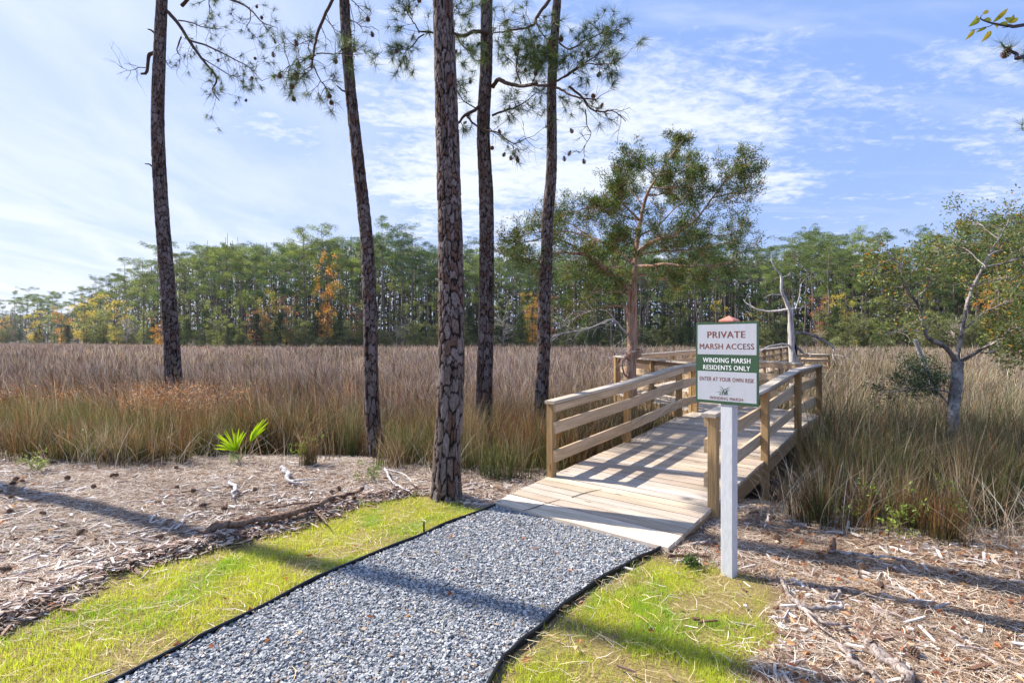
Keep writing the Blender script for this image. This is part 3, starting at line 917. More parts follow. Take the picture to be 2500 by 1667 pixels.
c_ndl = [lin(78, 100, 52), lin(96, 118, 60), lin(58, 80, 50), lin(112, 124, 62)]
tw_col = lin(92, 70, 58, .8)

def cone_mesh(name='cone_template', L=.085, Rr=.034):
    mb = MB(); n = 90; i = np.arange(n); g = i * 2.39996; t_ = (i + .5) / n
    rad_ = Rr * np.sin(np.pi * np.clip(t_ * .93 + .07, 0, 1)) ** .75; z = (t_ - .5) * L
    c0 = np.stack([rad_ * .35 * np.cos(g), rad_ * .35 * np.sin(g), z], 1)
    d = np.stack([np.cos(g), np.sin(g), np.full(n, .35)], 1)
    s = np.stack([-np.sin(g), np.cos(g), np.zeros(n)], 1)
    tip = c0 + nrm(d) * (rad_ * .8)[:, None]; w_ = .008
    V = np.stack([c0 - s * w_ * .5, c0 + s * w_ * .5, tip + s * w_, tip - s * w_, tip + np.array([0, 0, .004])], 1)
    o = (np.arange(n) * 5)[:, None]
    col = np.tile(np.array([lin(60, 40, 30), lin(60, 40, 30), lin(150, 122, 100), lin(150, 122, 100), lin(186, 164, 142)]), (n, 1))
    mb.add(V.reshape(-1, 3), o + np.array([0, 1, 2, 3]), col)
    mb.f[3].append((np.arange(n) * 5)[:, None] + np.array([3, 2, 4]) + 0)
    tube(mb, np.array([[0, 0, -L / 2], [0, 0, L / 2]]), [Rr * .45, Rr * .2], 7, lin(50, 34, 26))
    return mb
CONE = cone_mesh()
cone_o = CONE.build('pine_cone', M_cone)
cone_me = cone_o.data
bpy.data.objects.remove(cone_o)
def hang_cone(parent, p):
    o = bpy.data.objects.new('pine_cone', cone_me); COL.objects.link(o)
    o.parent = parent; o.location = [float(q) for q in (np.asarray(p) - np.array(parent.location))]
    o.rotation_euler = (math.pi + rng.normal(0, .35), rng.normal(0, .35), rng.uniform(0, 6)); o.scale = (.95,) * 3

def pine_crown(root, top, ztop_, rad_, nb=20, seedc=0):
    """high crown above the picture"""
    mb = MB(); tips = []
    for i in range(nb):
        z = ztop_ - 5.5 * rng.random() ** 1.0
        k = (ztop_ - z) / 5.5
        a = rng.uniform(0, 2 * math.pi)
        p = np.array([top[0], top[1], z])
        grow(mb, p, (math.cos(a), math.sin(a), .35 - .3 * k), rad_ * (.45 + .55 * math.sin(math.pi * min(1, k + .15))), .05, 2, tips, .16, .02, (3, 4), (.4, .9), tw_col)
    mb.build('crown_branches', M_twig, root, loc=root.location)
    tp = np.array([q[0] for q in tips]); td = np.array([q[1] for q in tips]); n = 40
    mb = MB()
    needles(mb, np.repeat(tp, n, 0), np.repeat(td, n, 0) * .5 + rng.normal(0, .8, (len(tp) * n, 3)), rng.uniform(.13, .24, len(tp) * n), .004, pick(c_ndl, len(tp) * n))
    mb.build('crown_needles', M_needle, root, loc=root.location)

def limb_px(mb, pts, r0, r1, tips, twigs=10, tl=.45, lev=1, col=tw_col, upb=0.0, dj=.25, seg=7, start=.25, kids=(2, 4)):
    """limb through points (px, py, depth); side twigs grow off it"""
    w3 = np.array([P(*q) for q in pts])
    pp = catmull(w3, 5)
    pp = pp + np.cumsum(rng.normal(0, .006, pp.shape), 0)
    tube(mb, pp, [r0, r1], seg, col, .05)
    tt = nrm(np.gradient(pp, axis=0))
    for q in range(twigs):
        i = int(len(pp) * (start + (1 - start) * rng.random())); i = min(i, len(pp) - 1)
        a = rng.uniform(.5, 1.15); ax = nrm(np.cross(tt[i], rng.normal(size=3)))
        d = tt[i] * math.cos(a) + ax * math.sin(a) + np.array([0, 0, upb])
        grow(mb, pp[i], d, tl * rng.uniform(.6, 1.25), max(.006, r1 * .55), lev, tips, .24, upb * .3, kids, (.4, .95), col, 4, .6)
    tips.append((pp[-1], tt[-1]))
    return pp
def tufts(mb, tips, n=46, L=(.13, .22), W=.0021, frac=1.0, cols=c_ndl, fwd=.5):
    frac = frac if frac > .95 else frac * .62
    if not len(tips): return
    tp = np.array([q[0] for q in tips]); td = nrm(np.array([q[1] for q in tips]))
    k = rng.random(len(tp)) < frac; tp, td = tp[k], td[k]
    if not len(tp): return
    n = int(n * .8); W = W * 1.05; m_ = len(tp) * n
    base = np.repeat(tp, n, 0) - np.repeat(td, n, 0) * rng.uniform(0, .07, (m_, 1))
    d = np.repeat(td, n, 0) * fwd + nrm(rng.normal(0, 1, (m_, 3))) * rng.uniform(.5, 1.0, (m_, 1))
    tone = np.repeat(rng.normal(1, .18, len(tp)), n)[:, None]
    needles(mb, base, d, rng.uniform(L[0], L[1], m_), W, pick(cols, m_) * tone)

def to_crop(cx, cy): return (250 + cx / 1.809, cy / 1.809)
def cpts(lst, d0, d1=None):
    d1 = d0 if d1 is None else d1; k = len(lst)
    return [to_crop(a, b_) + (d0 + (d1 - d0) * i / max(1, k - 1),) for i, (a, b_) in enumerate(lst)]

def pine(trunk_px, depth, gzb, wpx, label, limbs, tone=1.0, seed=1, top=17.0, crown=(20, 3.2), cones=(), res=.012, cw=.055, topshift=(0, 0), extra=None, tuft=.85, W=.0021, dead=()):
    base = P(trunk_px[0][0], trunk_px[0][1], depth); base[2] = gzb
    root = empty('pine_tree', base, label=label, cat='pine tree', group='tall pines along the marsh edge')
    path = [base - np.array([0, 0, .15])] + [P(a, b_, depth) for a, b_ in trunk_px[1:]]
    last = path[-1]; prev = path[-2]; dr = nrm(last - prev); zv = last[2] + .3
    path.append(last + dr * 1.2)
    ptop = np.array([path[-1][0] + topshift[0], path[-1][1] + topshift[1], top])
    path += [path[-1] * .5 + ptop * .5, ptop]
    wd = [(CAMH - (b_ - 833.5) / FPX * depth, w_ / 2 / FPX * depth) for b_, w_ in wpx]
    rad = sorted([(-1, wd[0][1])] + wd + [(top, .05)])
    mb = MB(); plate_trunk(mb, np.array(path), rad, zv, cw, cw * 2.3, res, tone=tone, seed=seed)
    mb.build('trunk', M_bark, root, smooth=True, loc=root.location)
    allt = []
    for lb in limbs:
        mb = MB(); tips = []
        for sub in lb['paths']:
            limb_px(mb, sub[0], sub[1], sub[2], tips, *sub[3:5], **(sub[5] if len(sub) > 5 else {}))
        mb.build('branch', M_twig, root, loc=root.location)
        if lb.get('needles', True):
            nb = MB(); tufts(nb, tips, frac=lb.get('frac', tuft), W=W, n=lb.get('n', 46))
            if nb.n: nb.build('needles', M_needle, root, loc=root.location)
        for k in range(lb.get('cones', 0)):
            q = tips[rng.integers(0, len(tips))][0]; hang_cone(root, q + np.array([0, 0, -.05]))
    for s0, s1, r_ in dead:
        mb = MB(); a = P(*s0); b_ = P(*s1)
        tube(mb, catmull(np.array([a, (a + b_) / 2 + rng.normal(0, .02, 3), b_]), 3), [r_, r_ * .5], 6, tw_col, .08)
        mb.build('branch_stub', M_twig, root, loc=root.location)
    if crown: pine_crown(root, ptop, top + .4, crown[1], crown[0])
    return root

dA = 14.0
pine([(432, 1000), (424, 930), (413, 744), (396, 531), (387, 372), (385, 266), (390, 120), (396, -20)], dA, -.30,
     [(1000, 44), (930, 37), (744, 33), (531, 30), (372, 29), (200, 27), (0, 24)],
     'leftmost tall pine trunk leaning slightly, rooted in tall rusty marsh grass', [
    dict(paths=[(cpts([(285, 50), (330, 100), (385, 180), (440, 255), (490, 310), (515, 350), (500, 395), (532, 442)], dA, dA - 1.2), .050, .010, 14, .55),
                (cpts([(385, 180), (460, 205), (540, 240), (640, 292), (712, 360)], dA - .3, dA - 2.0), .026, .006, 22, .6),
                (cpts([(335, 92), (395, 105), (440, 125), (490, 130), (535, 128)], dA - .1, dA + .8), .018, .006, 8, .5),
                (cpts([(350, 160), (330, 215), (345, 240)], dA, dA - .5), .02, .008, 5, .5),
                (cpts([(440, 255), (560, 330), (610, 345)], dA - .5, dA + .6), .014, .005, 8, .45)],
         cones=5, frac=.26, n=44),
    dict(paths=[(cpts([(350, 25), (420, -40), (560, -10), (640, 28), (700, 90), (780, 122)], dA, dA - 1.5), .045, .006, 13, .40, dict(start=.6)),
                (cpts([(650, 35), (655, 90), (640, 130), (670, 165)], dA - 1, dA - 1.4), .012, .004, 6, .35)],
         cones=4, frac=.26, n=44),
    dict(paths=[(cpts([(228, 235), (206, 248), (197, 315), (172, 322)], dA), .055, .028, 0, .3, dict(dj=0)),
                (cpts([(190, 300), (160, 300), (120, 312), (75, 290)], dA, dA - .5), .012, .004, 8, .45)], needles=False),
    dict(paths=[(cpts([(275, 255), (300, 300), (322, 305)], dA), .012, .004, 2, .25)], needles=False)],
     tone=1.0, seed=3, res=.016, cw=.085, dead=[((380, 83, dA), (361, 72, dA), .03), ((372, 407, dA), (354, 400, dA), .025)], W=.0032)
dB = 8.4
pine([(921, 1135), (919, 1105), (909, 1010), (906, 904), (903, 744), (895, 585), (878, 425), (863, 287), (850, 160), (840, -10)], dB, -.12,
     [(1135, 42), (1060, 36), (904, 33), (585, 30), (287, 26), (0, 23)],
     'second pine trunk from the left, slim and curving, rooted beside the straw', [
    dict(paths=[(cpts([(1046, -60), (1020, 0), (985, 80), (948, 170), (940, 240), (935, 292)], dB + .1, dB - .6), .030, .014, 6, .30),
                (cpts([(945, 245), (905, 255), (860, 280), (820, 285)], dB - .5, dB - .9), .010, .004, 9, .34),
                (cpts([(945, 240), (1000, 238), (1060, 242), (1110, 250)], dB - .5, dB - .9), .010, .004, 9, .32),
                (cpts([(935, 292), (960, 350), (985, 385), (1010, 420)], dB - .6, dB - .4), .009, .004, 9, .3),
                (cpts([(950, 165), (900, 180), (850, 200)], dB - .4, dB), .008, .004, 7, .3),
                (cpts([(935, 290), (900, 330), (860, 335)], dB - .6, dB - .9), .008, .004, 6, .28)],
         cones=12, frac=.5, n=40),
    dict(paths=[(cpts([(1095, 0), (1130, 30), (1165, 70)], dB, dB - .4), .008, .003, 4, .25),
                (cpts([(1085, 85), (1120, 100), (1160, 120), (1200, 118)], dB, dB - .3), .008, .003, 4, .22),
                (cpts([(1090, 20), (1105, 110), (1110, 160)], dB, dB - .3), .006, .003, 4, .22)],
         cones=4, frac=.25, n=34),
    dict(paths=[(cpts([(1080, 408), (1050, 390), (1035, 378)], dB, dB - .1), .016, .008, 0, .2)], needles=False)],
     tone=.85, seed=8, res=.011, cw=.062, W=.0021)
dC = 5.75
pine([(1088, 1228), (1092, 1105), (1100, 957), (1102, 744), (1098, 530), (1092, 320), (1081, 0), (1078, -30)], dC, -.02,
     [(1228, 74), (1180, 68), (1105, 65), (904, 62), (744, 60), (530, 57), (320, 54), (0, 48)],
     'thickest pine trunk standing at the lawn end next to the deck apron', [],
     tone=1.0, seed=21, res=.008, cw=.060, top=18)
dD = 10.0
pine([(1176, 1085), (1180, 1040), (1182, 957), (1187, 797), (1188, 638), (1187, 478), (1180, 319), (1187, 160), (1188, -10)], dD, -.28,
     [(1085, 46), (957, 39), (744, 36), (478, 34), (319, 31), (0, 28)],
     'pine trunk close behind the thickest one, with green tufted branches on both sides', [
    dict(paths=[(cpts([(1700, 145), (1640, 145), (1590, 165), (1565, 160), (1520, 150), (1450, 152), (1400, 150)], dD - .1, dD - 1.2), .040, .012, 6, .3),
                (cpts([(1420, 152), (1380, 195), (1340, 212), (1310, 190)], dD - 1.1, dD - 1.4), .012, .005, 9, .35),
                (cpts([(1400, 150), (1380, 110), (1350, 70), (1345, 40)], dD - 1.1, dD - 1.3), .012, .005, 10, .35),
                (cpts([(1560, 160), (1600, 210), (1640, 230)], dD - .6, dD - .9), .018, .006, 8, .35),
                (cpts([(1520, 150), (1530, 90), (1560, 40)], dD - .8, dD - 1), .012, .005, 8, .35)], cones=5, frac=.62, n=52),
    dict(paths=[(cpts([(1722, 385), (1745, 350), (1790, 360), (1850, 372), (1900, 365), (1970, 372), (2030, 382), (2090, 405), (2180, 412)], dD, dD - 1.8), .042, .010, 16, .45),
                (cpts([(1980, 372), (2040, 340), (2110, 285), (2180, 240), (2215, 190)], dD - 1.2, dD - 1.5), .020, .007, 20, .42),
                (cpts([(2040, 345), (2130, 290), (2200, 290), (2255, 292)], dD - 1.2, dD - 1.9), .012, .005, 7, .32),
                (cpts([(1850, 370), (1830, 300), (1840, 230), (1850, 180)], dD - .8, dD - .2), .016, .006, 16, .4),
                (cpts([(1900, 366), (1920, 300), (1960, 260)], dD - .8, dD - .9), .012, .006, 10, .38)], cones=6, frac=.62, n=52),
    dict(paths=[(cpts([(2060, 385), (2110, 440), (2140, 490), (2200, 510), (2250, 510), (2308, 550)], dD - 1.4, dD - 1.9), .020, .006, 13, .32),
                (cpts([(2135, 485), (2145, 560), (2160, 600), (2120, 675)], dD - 1.5, dD - 1.6), .010, .004, 8, .25)], cones=6, needles=False),
    dict(paths=[(cpts([(1722, 512), (1780, 495), (1840, 480), (1890, 445)], dD, dD - .8), .022, .007, 13, .36),
                (cpts([(1675, 465), (1640, 490), (1600, 520), (1568, 548)], dD, dD - .5), .036, .02, 3, .3),
                (cpts([(1650, 480), (1590, 440), (1570, 400)], dD - .2, dD - .6), .012, .006, 8, .3)], cones=3, frac=.6, n=46),
    dict(paths=[(cpts([(1610, 520), (1650, 565), (1730, 592), (1800, 640), (1868, 614)], dD - .3, dD - 1), .020, .006, 14, .35),
                (cpts([(1700, 560), (1770, 620), (1830, 670)], dD - .5, dD - .9), .010, .004, 10, .3)], cones=6, frac=.12, n=34)],
     tone=.85, seed=31, res=.012, cw=.07, W=.0026)
dE = 9.8
pine([(1312, 1075), (1318, 1042), (1321, 957), (1327, 850), (1329, 744), (1334, 638), (1337, 531), (1346, 425), (1347, 319), (1347, 213), (1353, 106), (1361, -10)], dE, -.30,
     [(1075, 42), (957, 34), (744, 30), (531, 27), (319, 24), (0, 20)],
     'slim pine trunk just left of the boardwalk, thinnest of the five', [
    dict(paths=[(cpts([(2010, -60), (1975, 0), (1920, 70), (1912, 100), (1880, 120), (1800, 130), (1730, 140)], dE - .6, dE - 1.6), .036, .008, 22, .5),
                (cpts([(1915, 90), (1935, 140), (1960, 170), (2005, 205)], dE - .9, dE - .8), .016, .006, 8, .35),
                (cpts([(1880, 118), (1890, 180), (1885, 240)], dE - 1, dE - 1.3), .01, .004, 9, .3)], cones=6, frac=.5, n=50),
    dict(paths=[(cpts([(2020, 190), (2060, 215), (2130, 180), (2200, 150)], dE, dE - 1.0), .018, .006, 16, .42),
                (cpts([(1975, 250), (1930, 230), (1890, 260)], dE, dE - .8), .014, .006, 12, .4)], cones=2, frac=.6, n=54)],
     tone=.9, seed=41, res=.013, cw=.068, W=.0028)
# a sixth pine stands just outside the left edge and throws the long shadow over the lawn
fb = np.array([-9.75, 7.95, -.05])
rootF = empty('pine_tree', fb, label='pine standing beyond the left edge whose shadow crosses the lawn', cat='pine tree', group='tall pines along the marsh edge')
mb = MB(); plate_trunk(mb, np.array([fb - [0, 0, .1], fb + [.05, 0, 3], fb + [0, .1, 8], fb + [.2, 0, 19]]), [(-1, .16), (0, .15), (5, .125), (19, .05)], 3, .06, .14, .03, seed=77)
mb.build('trunk', M_bark, rootF, smooth=True, loc=rootF.location)
pine_crown(rootF, fb + [.2, 0, 19], 20.5, 2.6, 14)

# ------------------------------------------------------------------ cedar over the marsh
def c6(x, y, d): return (1250 + x / 1.8816, 300 + y / 1.8816, d)
dK = 11.2
cb = P(1541, 1060, dK); cb[2] = -.33
croot = empty('cedar_tree', cb, label='green cedar with reddish trunk growing beside the boardwalk railing', cat='cedar tree')
mb = MB()
tp_ = [(545, 1430), (548, 1250), (545, 1129), (553, 1000), (550, 850), (556, 750), (566, 680), (570, 600), (582, 500), (600, 400), (625, 320), (672, 240), (735, 145), (790, 75)]
path = catmull(np.array([P(*c6(a, b_, dK + .0)) for a, b_ in tp_]), 5)
tube(mb, path, [.145, .125, .12, .112, .11, .085, .06, .05, .042, .036, .03, .022, .014, .006], 14, (1, 1, 1), .06)
mb.build('trunk', M_cedarbark, croot, smooth=True, loc=croot.location)
mb = MB()
for a in range(3):   # burl and hooked dead stub
    tube(mb, catmull(np.array([P(*c6(575, 1040 + a * 9, dK - .1)), P(*c6(590, 1045 + a * 10, dK - .15)), P(*c6(570, 1065 + a * 8, dK - .1))]), 4), [.03, .035, .02], 8, (1, 1, 1), .1)
tube(mb, catmull(np.array([P(*c6(545, 1085, dK - .1)), P(*c6(522, 1075, dK - .15)), P(*c6(505, 1100, dK - .2)), P(*c6(515, 1150, dK - .15)), P(*c6(535, 1170, dK - .1))]), 4), [.02, .025, .022, .02, .02], 8, (1, 1, 1), .08)
mb.build('burl', M_cedarbark, croot, smooth=True, loc=croot.location)
c_ced = [lin(54, 78, 38), lin(70, 94, 44), lin(92, 108, 50), lin(46, 66, 36), lin(112, 118, 56)]
c_cedb = [lin(120, 100, 50), lin(140, 92, 50), lin(104, 108, 54), lin(86, 90, 44)]
limbsK = [
    ([(550, 790), (500, 735), (440, 690), (380, 640), (330, 612), (260, 600), (200, 605), (110, 640)], -.6, .055, 26, .55),
    ([(560, 650), (520, 615), (480, 590), (420, 555), (360, 520), (300, 480), (230, 445)], .9, .035, 26, .6),
    ([(330, 612), (260, 560), (170, 530), (90, 545), (30, 560)], -.3, .02, 18, .5),
    ([(350, 520), (250, 500), (150, 500), (60, 520)], .6, .018, 18, .5),
    ([(572, 600), (605, 570), (640, 548), (700, 525), (760, 505), (850, 440), (915, 350), (975, 265), (1030, 165)], -.5, .034, 34, .55),
    ([(580, 530), (600, 510), (660, 480), (740, 400), (800, 350), (830, 260)], .8, .02, 24, .5),
    ([(572, 610), (645, 552), (740, 535), (850, 520), (960, 525), (1040, 500)], .9, .024, 26, .55),
    ([(915, 350), (1000, 330), (1070, 320), (1095, 230)], -.5, .014, 16, .42),
    ([(590, 450), (540, 400), (500, 330), (540, 200)], -.6, .018, 24, .48),
    ([(580, 500), (500, 470), (430, 420), (400, 400)], .7, .016, 20, .5),
    ([(620, 330), (680, 330), (760, 280), (840, 230)], .5, .014, 18, .4),
    ([(660, 260), (620, 220), (560, 190), (525, 190)], -.5, .010, 12, .35),
    ([(570, 660), (640, 655), (720, 650), (800, 662), (900, 655), (990, 640)], -.8, .028, 26, .55),
    ([(565, 700), (620, 700), (700, 722), (800, 715), (880, 735)], .9, .024, 18, .5),
    ([(552, 850), (480, 840), (400, 850), (330, 880), (250, 880)], .6, .020, 20, .5),
    ([(560, 760), (500, 780), (420, 770), (350, 790)], -.8, .018, 14, .5),
    ([(575, 620), (560, 560), (540, 520), (500, 540)], -.5, .016, 22, .4),
    ([(700, 200), (750, 130), (770, 90)], .2, .01, 14, .3),
    ([(670, 240), (740, 220), (790, 190)], -.4, .01, 12, .35),
    ([(590, 450), (520, 430), (440, 400), (370, 385), (290, 405), (215, 410)], .5, .016, 24, .5),
    ([(572, 600), (700, 592), (820, 585), (930, 565), (1030, 540)], .2, .018, 24, .5),
    ([(606, 390), (560, 340), (520, 290), (490, 300)], .6, .012, 16, .45),
    ([(640, 300), (720, 300), (800, 300), (880, 300)], -.3, .012, 18, .45),
    ([(565, 690), (480, 660), (400, 690), (300, 700)], .3, .016, 18, .5),
]
tips = []
for pts, dd, r_, nt, tl_ in limbsK:
    mb = MB(); tl0 = len(tips); k = len(pts)
    limb_px(mb, [c6(a, b_, dK + dd * 2.0 * i / (k - 1)) for i, (a, b_) in enumerate(pts)], r_ * 1.3, .007, tips, int(nt * 1.3), tl_ * .78, upb=.12, lev=1, start=.22, kids=(2, 4))
    mb.build('limb', M_cedarbark, croot, loc=croot.location)
tpk = np.array([q[0] for q in tips]); tdk = np.array([q[1] for q in tips])
n = 26
base = np.repeat(tpk, n, 0) + rng.normal(0, .046, (len(tpk) * n, 3))
d = np.repeat(tdk, n, 0) * .7 + rng.normal(0, .55, (len(tpk) * n, 3)) + np.array([0, 0, .25])
brn = np.repeat(rng.random(len(tpk)) < .13, n)[:, None]
tone = np.repeat(np.clip(rng.normal(1, .25, len(tpk)), .5, 1.6), n)[:, None]
cc_ = np.where(brn, pick(c_cedb, len(base)), pick(c_ced, len(base))) * tone * 1.5
mb = MB(); cards(mb, base, d, rng.uniform(.035, .085, len(base)), rng.uniform(.009, .017, len(base)), cc_)
mb.build('crown', M_cedar, croot, loc=croot.location)
# bare lower twigs
mb = MB(); tt_ = []
for pts, dd in (([(535, 975), (510, 945), (480, 912), (440, 905), (360, 935), (260, 950), (180, 965)], -.5), ([(480, 912), (430, 860), (330, 880), (240, 930)], .4), ([(545, 1010), (505, 1060), (500, 1000)], -.2)):
    limb_px(mb, [c6(a, b_, dK + dd * i / 6) for i, (a, b_) in enumerate(pts)], .028 if dd < -.3 else .012, .005, tt_, 14, .5, col=lin(170, 160, 150, .8), upb=.0)
mb.build('dead_branch', M_snag, croot, loc=croot.location)

# ------------------------------------------------------------------ pale dead tree behind the railing
dS = 14.0
sb = P(1935, 1030, dS); sb[2] = -.35
sroot2 = empty('dead_tree', sb, label='bleached white dead tree with a long drooping limb behind the railing', cat='dead tree')
mb = MB()
tp_ = [(1304, 1380), (1298, 1200), (1294, 1085), (1284, 1000), (1280, 920), (1275, 860), (1255, 810), (1238, 770), (1237, 705), (1210, 670), (1195, 640), (1190, 605)]
tube(mb, catmull(np.array([P(*c6(a, b_, dS)) for a, b_ in tp_]), 5), [.13, .12, .112, .085, .074, .066, .046, .036, .028, .020, .013, .006], 12, (1, 1, 1), .05)
mb.build('trunk', M_snag, sroot2, smooth=True, loc=sroot2.location)
mb = MB()   # near-black solid lump on the trunk's right side; hole shade put into its colour
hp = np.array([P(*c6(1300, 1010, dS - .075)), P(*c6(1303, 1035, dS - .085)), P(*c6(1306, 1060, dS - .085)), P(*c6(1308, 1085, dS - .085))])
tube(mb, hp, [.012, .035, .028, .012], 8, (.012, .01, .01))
mb.build('hollow_shade', M_twig, sroot2, loc=sroot2.location)
for pts, r0, r1, dd, tw in (
        ([(1305, 965), (1345, 968), (1400, 985), (1450, 1010), (1475, 1030), (1480, 1060), (1482, 1085), (1500, 1102)], .045, .010, -.8, 3),
        ([(1482, 1065), (1510, 1068), (1530, 1080), (1555, 1075)], .013, .005, -.9, 3),
        ([(1268, 855), (1220, 865), (1175, 870), (1120, 858), (1085, 835), (1060, 815)], .04, .008, .6, 5),
        ([(1280, 860), (1295, 855), (1330, 850)], .028, .01, .3, 3),
        ([(1300, 855), (1315, 810), (1325, 740)], .018, .004, .3, 3),
        ([(1245, 795), (1215, 790), (1190, 785)], .016, .005, -.3, 2),
        ([(1240, 708), (1270, 700), (1275, 690)], .012, .004, .2, 2),
        ([(1275, 1020), (1230, 1015), (1180, 1030), (1140, 1050)], .03, .012, -.6, 3),
        ([(1310, 1030), (1340, 1060), (1365, 1065), (1370, 1078)], .038, .015, -.5, 2),
        ([(1360, 1050), (1352, 1020), (1347, 990)], .010, .004, -.5, 1)):
    mb = MB(); tt_ = []; k = len(pts)
    limb_px(mb, [c6(a, b_, dS + dd * i / (k - 1)) for i, (a, b_) in enumerate(pts)], r0, r1, tt_, tw, .3, col=(1, 1, 1), lev=0)
    mb.build('limb', M_oaklimb if r0 in (.045, .038, .013) else M_snag, sroot2, smooth=True, loc=sroot2.location)

# ------------------------------------------------------------------ oak on the right
def c8(x, y, d): return (1900 + x / 1.96, 450 + y / 1.96, d)
dO = 8.8
ob = P(*c8(828, 1300, dO)); ob[2] = -.33
oroot = empty('oak_tree', ob, label='small crooked oak with lichen grey bark in the marsh grass at right', cat='oak tree')
mb = MB()
tp_ = [(815, 1330), (835, 1240), (842, 1180), (836, 1080), (850, 980), (856, 900), (856, 850)]
tube(mb, catmull(np.array([P(*c8(a, b_, dO)) for a, b_ in tp_]), 5), [.10, .085, .078, .08, .085, .085, .09], 12, (1, 1, 1), .07)
mb.build('trunk', M_oakbark, oroot, smooth=True, loc=oroot.location)
limbsO = [
    ([(850, 850), (830, 810), (790, 762), (730, 738), (706, 700), (685, 630), (670, 590), (640, 545), (605, 490), (590, 445), (570, 365), (510, 330)], -.5, .055, 20, .4),
    ([(672, 590), (668, 540), (715, 490), (735, 415), (770, 350)], -.2, .020, 16, .35),
    ([(856, 860), (862, 800), (882, 700), (905, 600), (932, 500), (985, 400), (1010, 345), (1060, 262), (1105, 195), (1150, 165)], .5, .050, 34, .4),
    ([(1005, 345), (1060, 320), (1130, 330), (1200, 320)], .7, .018, 14, .35),
    ([(990, 398), (1080, 375), (1180, 345), (1260, 340)], .3, .020, 18, .38),
    ([(865, 850), (940, 802), (1000, 762), (1080, 712), (1180, 680), (1280, 660)], -.8, .040, 34, .4),
    ([(895, 690), (950, 645), (1010, 610), (1080, 580), (1176, 545), (1240, 530)], -.2, .018, 24, .36),
    ([(705, 700), (650, 705), (590, 715), (520, 730)], -.6, .014, 12, .38),
    ([(672, 595), (610, 585), (560, 575), (500, 600)], .4, .012, 12, .36),
    ([(600, 490), (550, 495), (515, 495)], .2, .012, 7, .3),
    ([(1060, 262), (1000, 220), (960, 190), (930, 170)], .4, .012, 16, .33),
    ([(990, 395), (930, 330), (880, 300), (830, 300)], .6, .014, 22, .36),
    ([(640, 545), (580, 440), (520, 400), (490, 380)], -.4, .012, 14, .36),
    ([(735, 415), (690, 380), (640, 370), (600, 400)], .3, .010, 12, .33),
    ([(940, 800), (1020, 800), (1100, 770), (1180, 760)], .3, .014, 22, .36),
    ([(1000, 762), (1080, 790), (1150, 810)], -.4, .012, 14, .33),
    ([(940, 480), (1000, 470), (1080, 450), (1150, 440)], .8, .012, 16, .36)]
tips = []; 
for pts, dd, r_, nt, tl_ in limbsO:
    mb = MB(); k = len(pts); cl_ = (1, 1, 1)
    limb_px(mb, [c8(a, b_, dO + dd * 1.6 * i / (k - 1)) for i, (a, b_) in enumerate(pts)], r_ * .76, .006, tips, nt, tl_, col=cl_, upb=.08, lev=1, start=.35, kids=(1, 3), seg=9)
    mb.build('limb', M_oaklimb, oroot, smooth=True, loc=oroot.location)
tpk = np.array([q[0] for q in tips]); tdk = np.array([q[1] for q in tips])
tx = 1250 + tpk[:, 0] / tpk[:, 1] * FPX
keep = rng.random(len(tpk)) < .66
tpk, tdk = tpk[keep], tdk[keep]; n = 10
base = np.repeat(tpk, n, 0) + rng.normal(0, .06, (len(tpk) * n, 3))
d = np.repeat(tdk, n, 0) * .6 + rng.normal(0, .6, (len(tpk) * n, 3))
c_oak = [lin(104, 126, 62), lin(124, 140, 70), lin(86, 108, 56), lin(142, 148, 76), lin(128, 118, 64), lin(96, 104, 54)]
cc_ = pick(c_oak, len(base), .2); yl = rng.random(len(base)) < .05; cc_[yl] = pick([lin(214, 160, 40), lin(200, 120, 40)], yl.sum())
mb = MB(); cards(mb, base, d, rng.uniform(.045, .075, len(base)), rng.uniform(.020, .032, len(base)), cc_, .15)
mb.build('foliage', M_leaf, oroot, loc=oroot.location)
# dark green low spray on the same tree
mb = MB(); tips = []
for pts, dd in (([(832, 905), (790, 920), (740, 905), (680, 890), (620, 890)], -.3), ([(830, 1000), (760, 980), (680, 975), (600, 985), (500, 990)], -.5),
                ([(825, 1060), (780, 1010), (720, 960), (650, 950)], .3)):
    k = len(pts)
    limb_px(mb, [c8(a, b_, dO + dd * i / (k - 1)) for i, (a, b_) in enumerate(pts)], .016, .004, tips, 26, .26, col=(1, 1, 1), upb=.1, lev=1, start=.2, kids=(2, 3))
mb.build('limb', M_oaklimb, oroot, loc=oroot.location)
tpk = np.array([q[0] for q in tips]); n = 12
base = np.repeat(tpk, n, 0) + rng.normal(0, .045, (len(tpk) * n, 3))
mb = MB(); cards(mb, base, rng.normal(0, 1, base.shape) + np.array([0, 0, .3]), rng.uniform(.025, .045, len(base)), rng.uniform(.012, .018, len(base)),
                 pick([lin(58, 84, 44), lin(74, 100, 52), lin(44, 66, 36)], len(base), .2), .15)
mb.build('low_foliage', M_leaf, oroot, loc=oroot.location)
# leaning dead post
dp = 10.5
a = P(*c8(655, 745, dp)); b_ = P(*c8(712, 890, dp)); c_ = P(*c8(760, 1010, dp))
mb = MB(); tube(mb, catmull(np.array([c_, b_, a]), 6), [.05, .045, .036], 9, (1, 1, 1), .09)
tag(mb.build('dead_stump', M_snag, smooth=True), 'leaning bleached dead stump behind the low oak spray', 'stump')

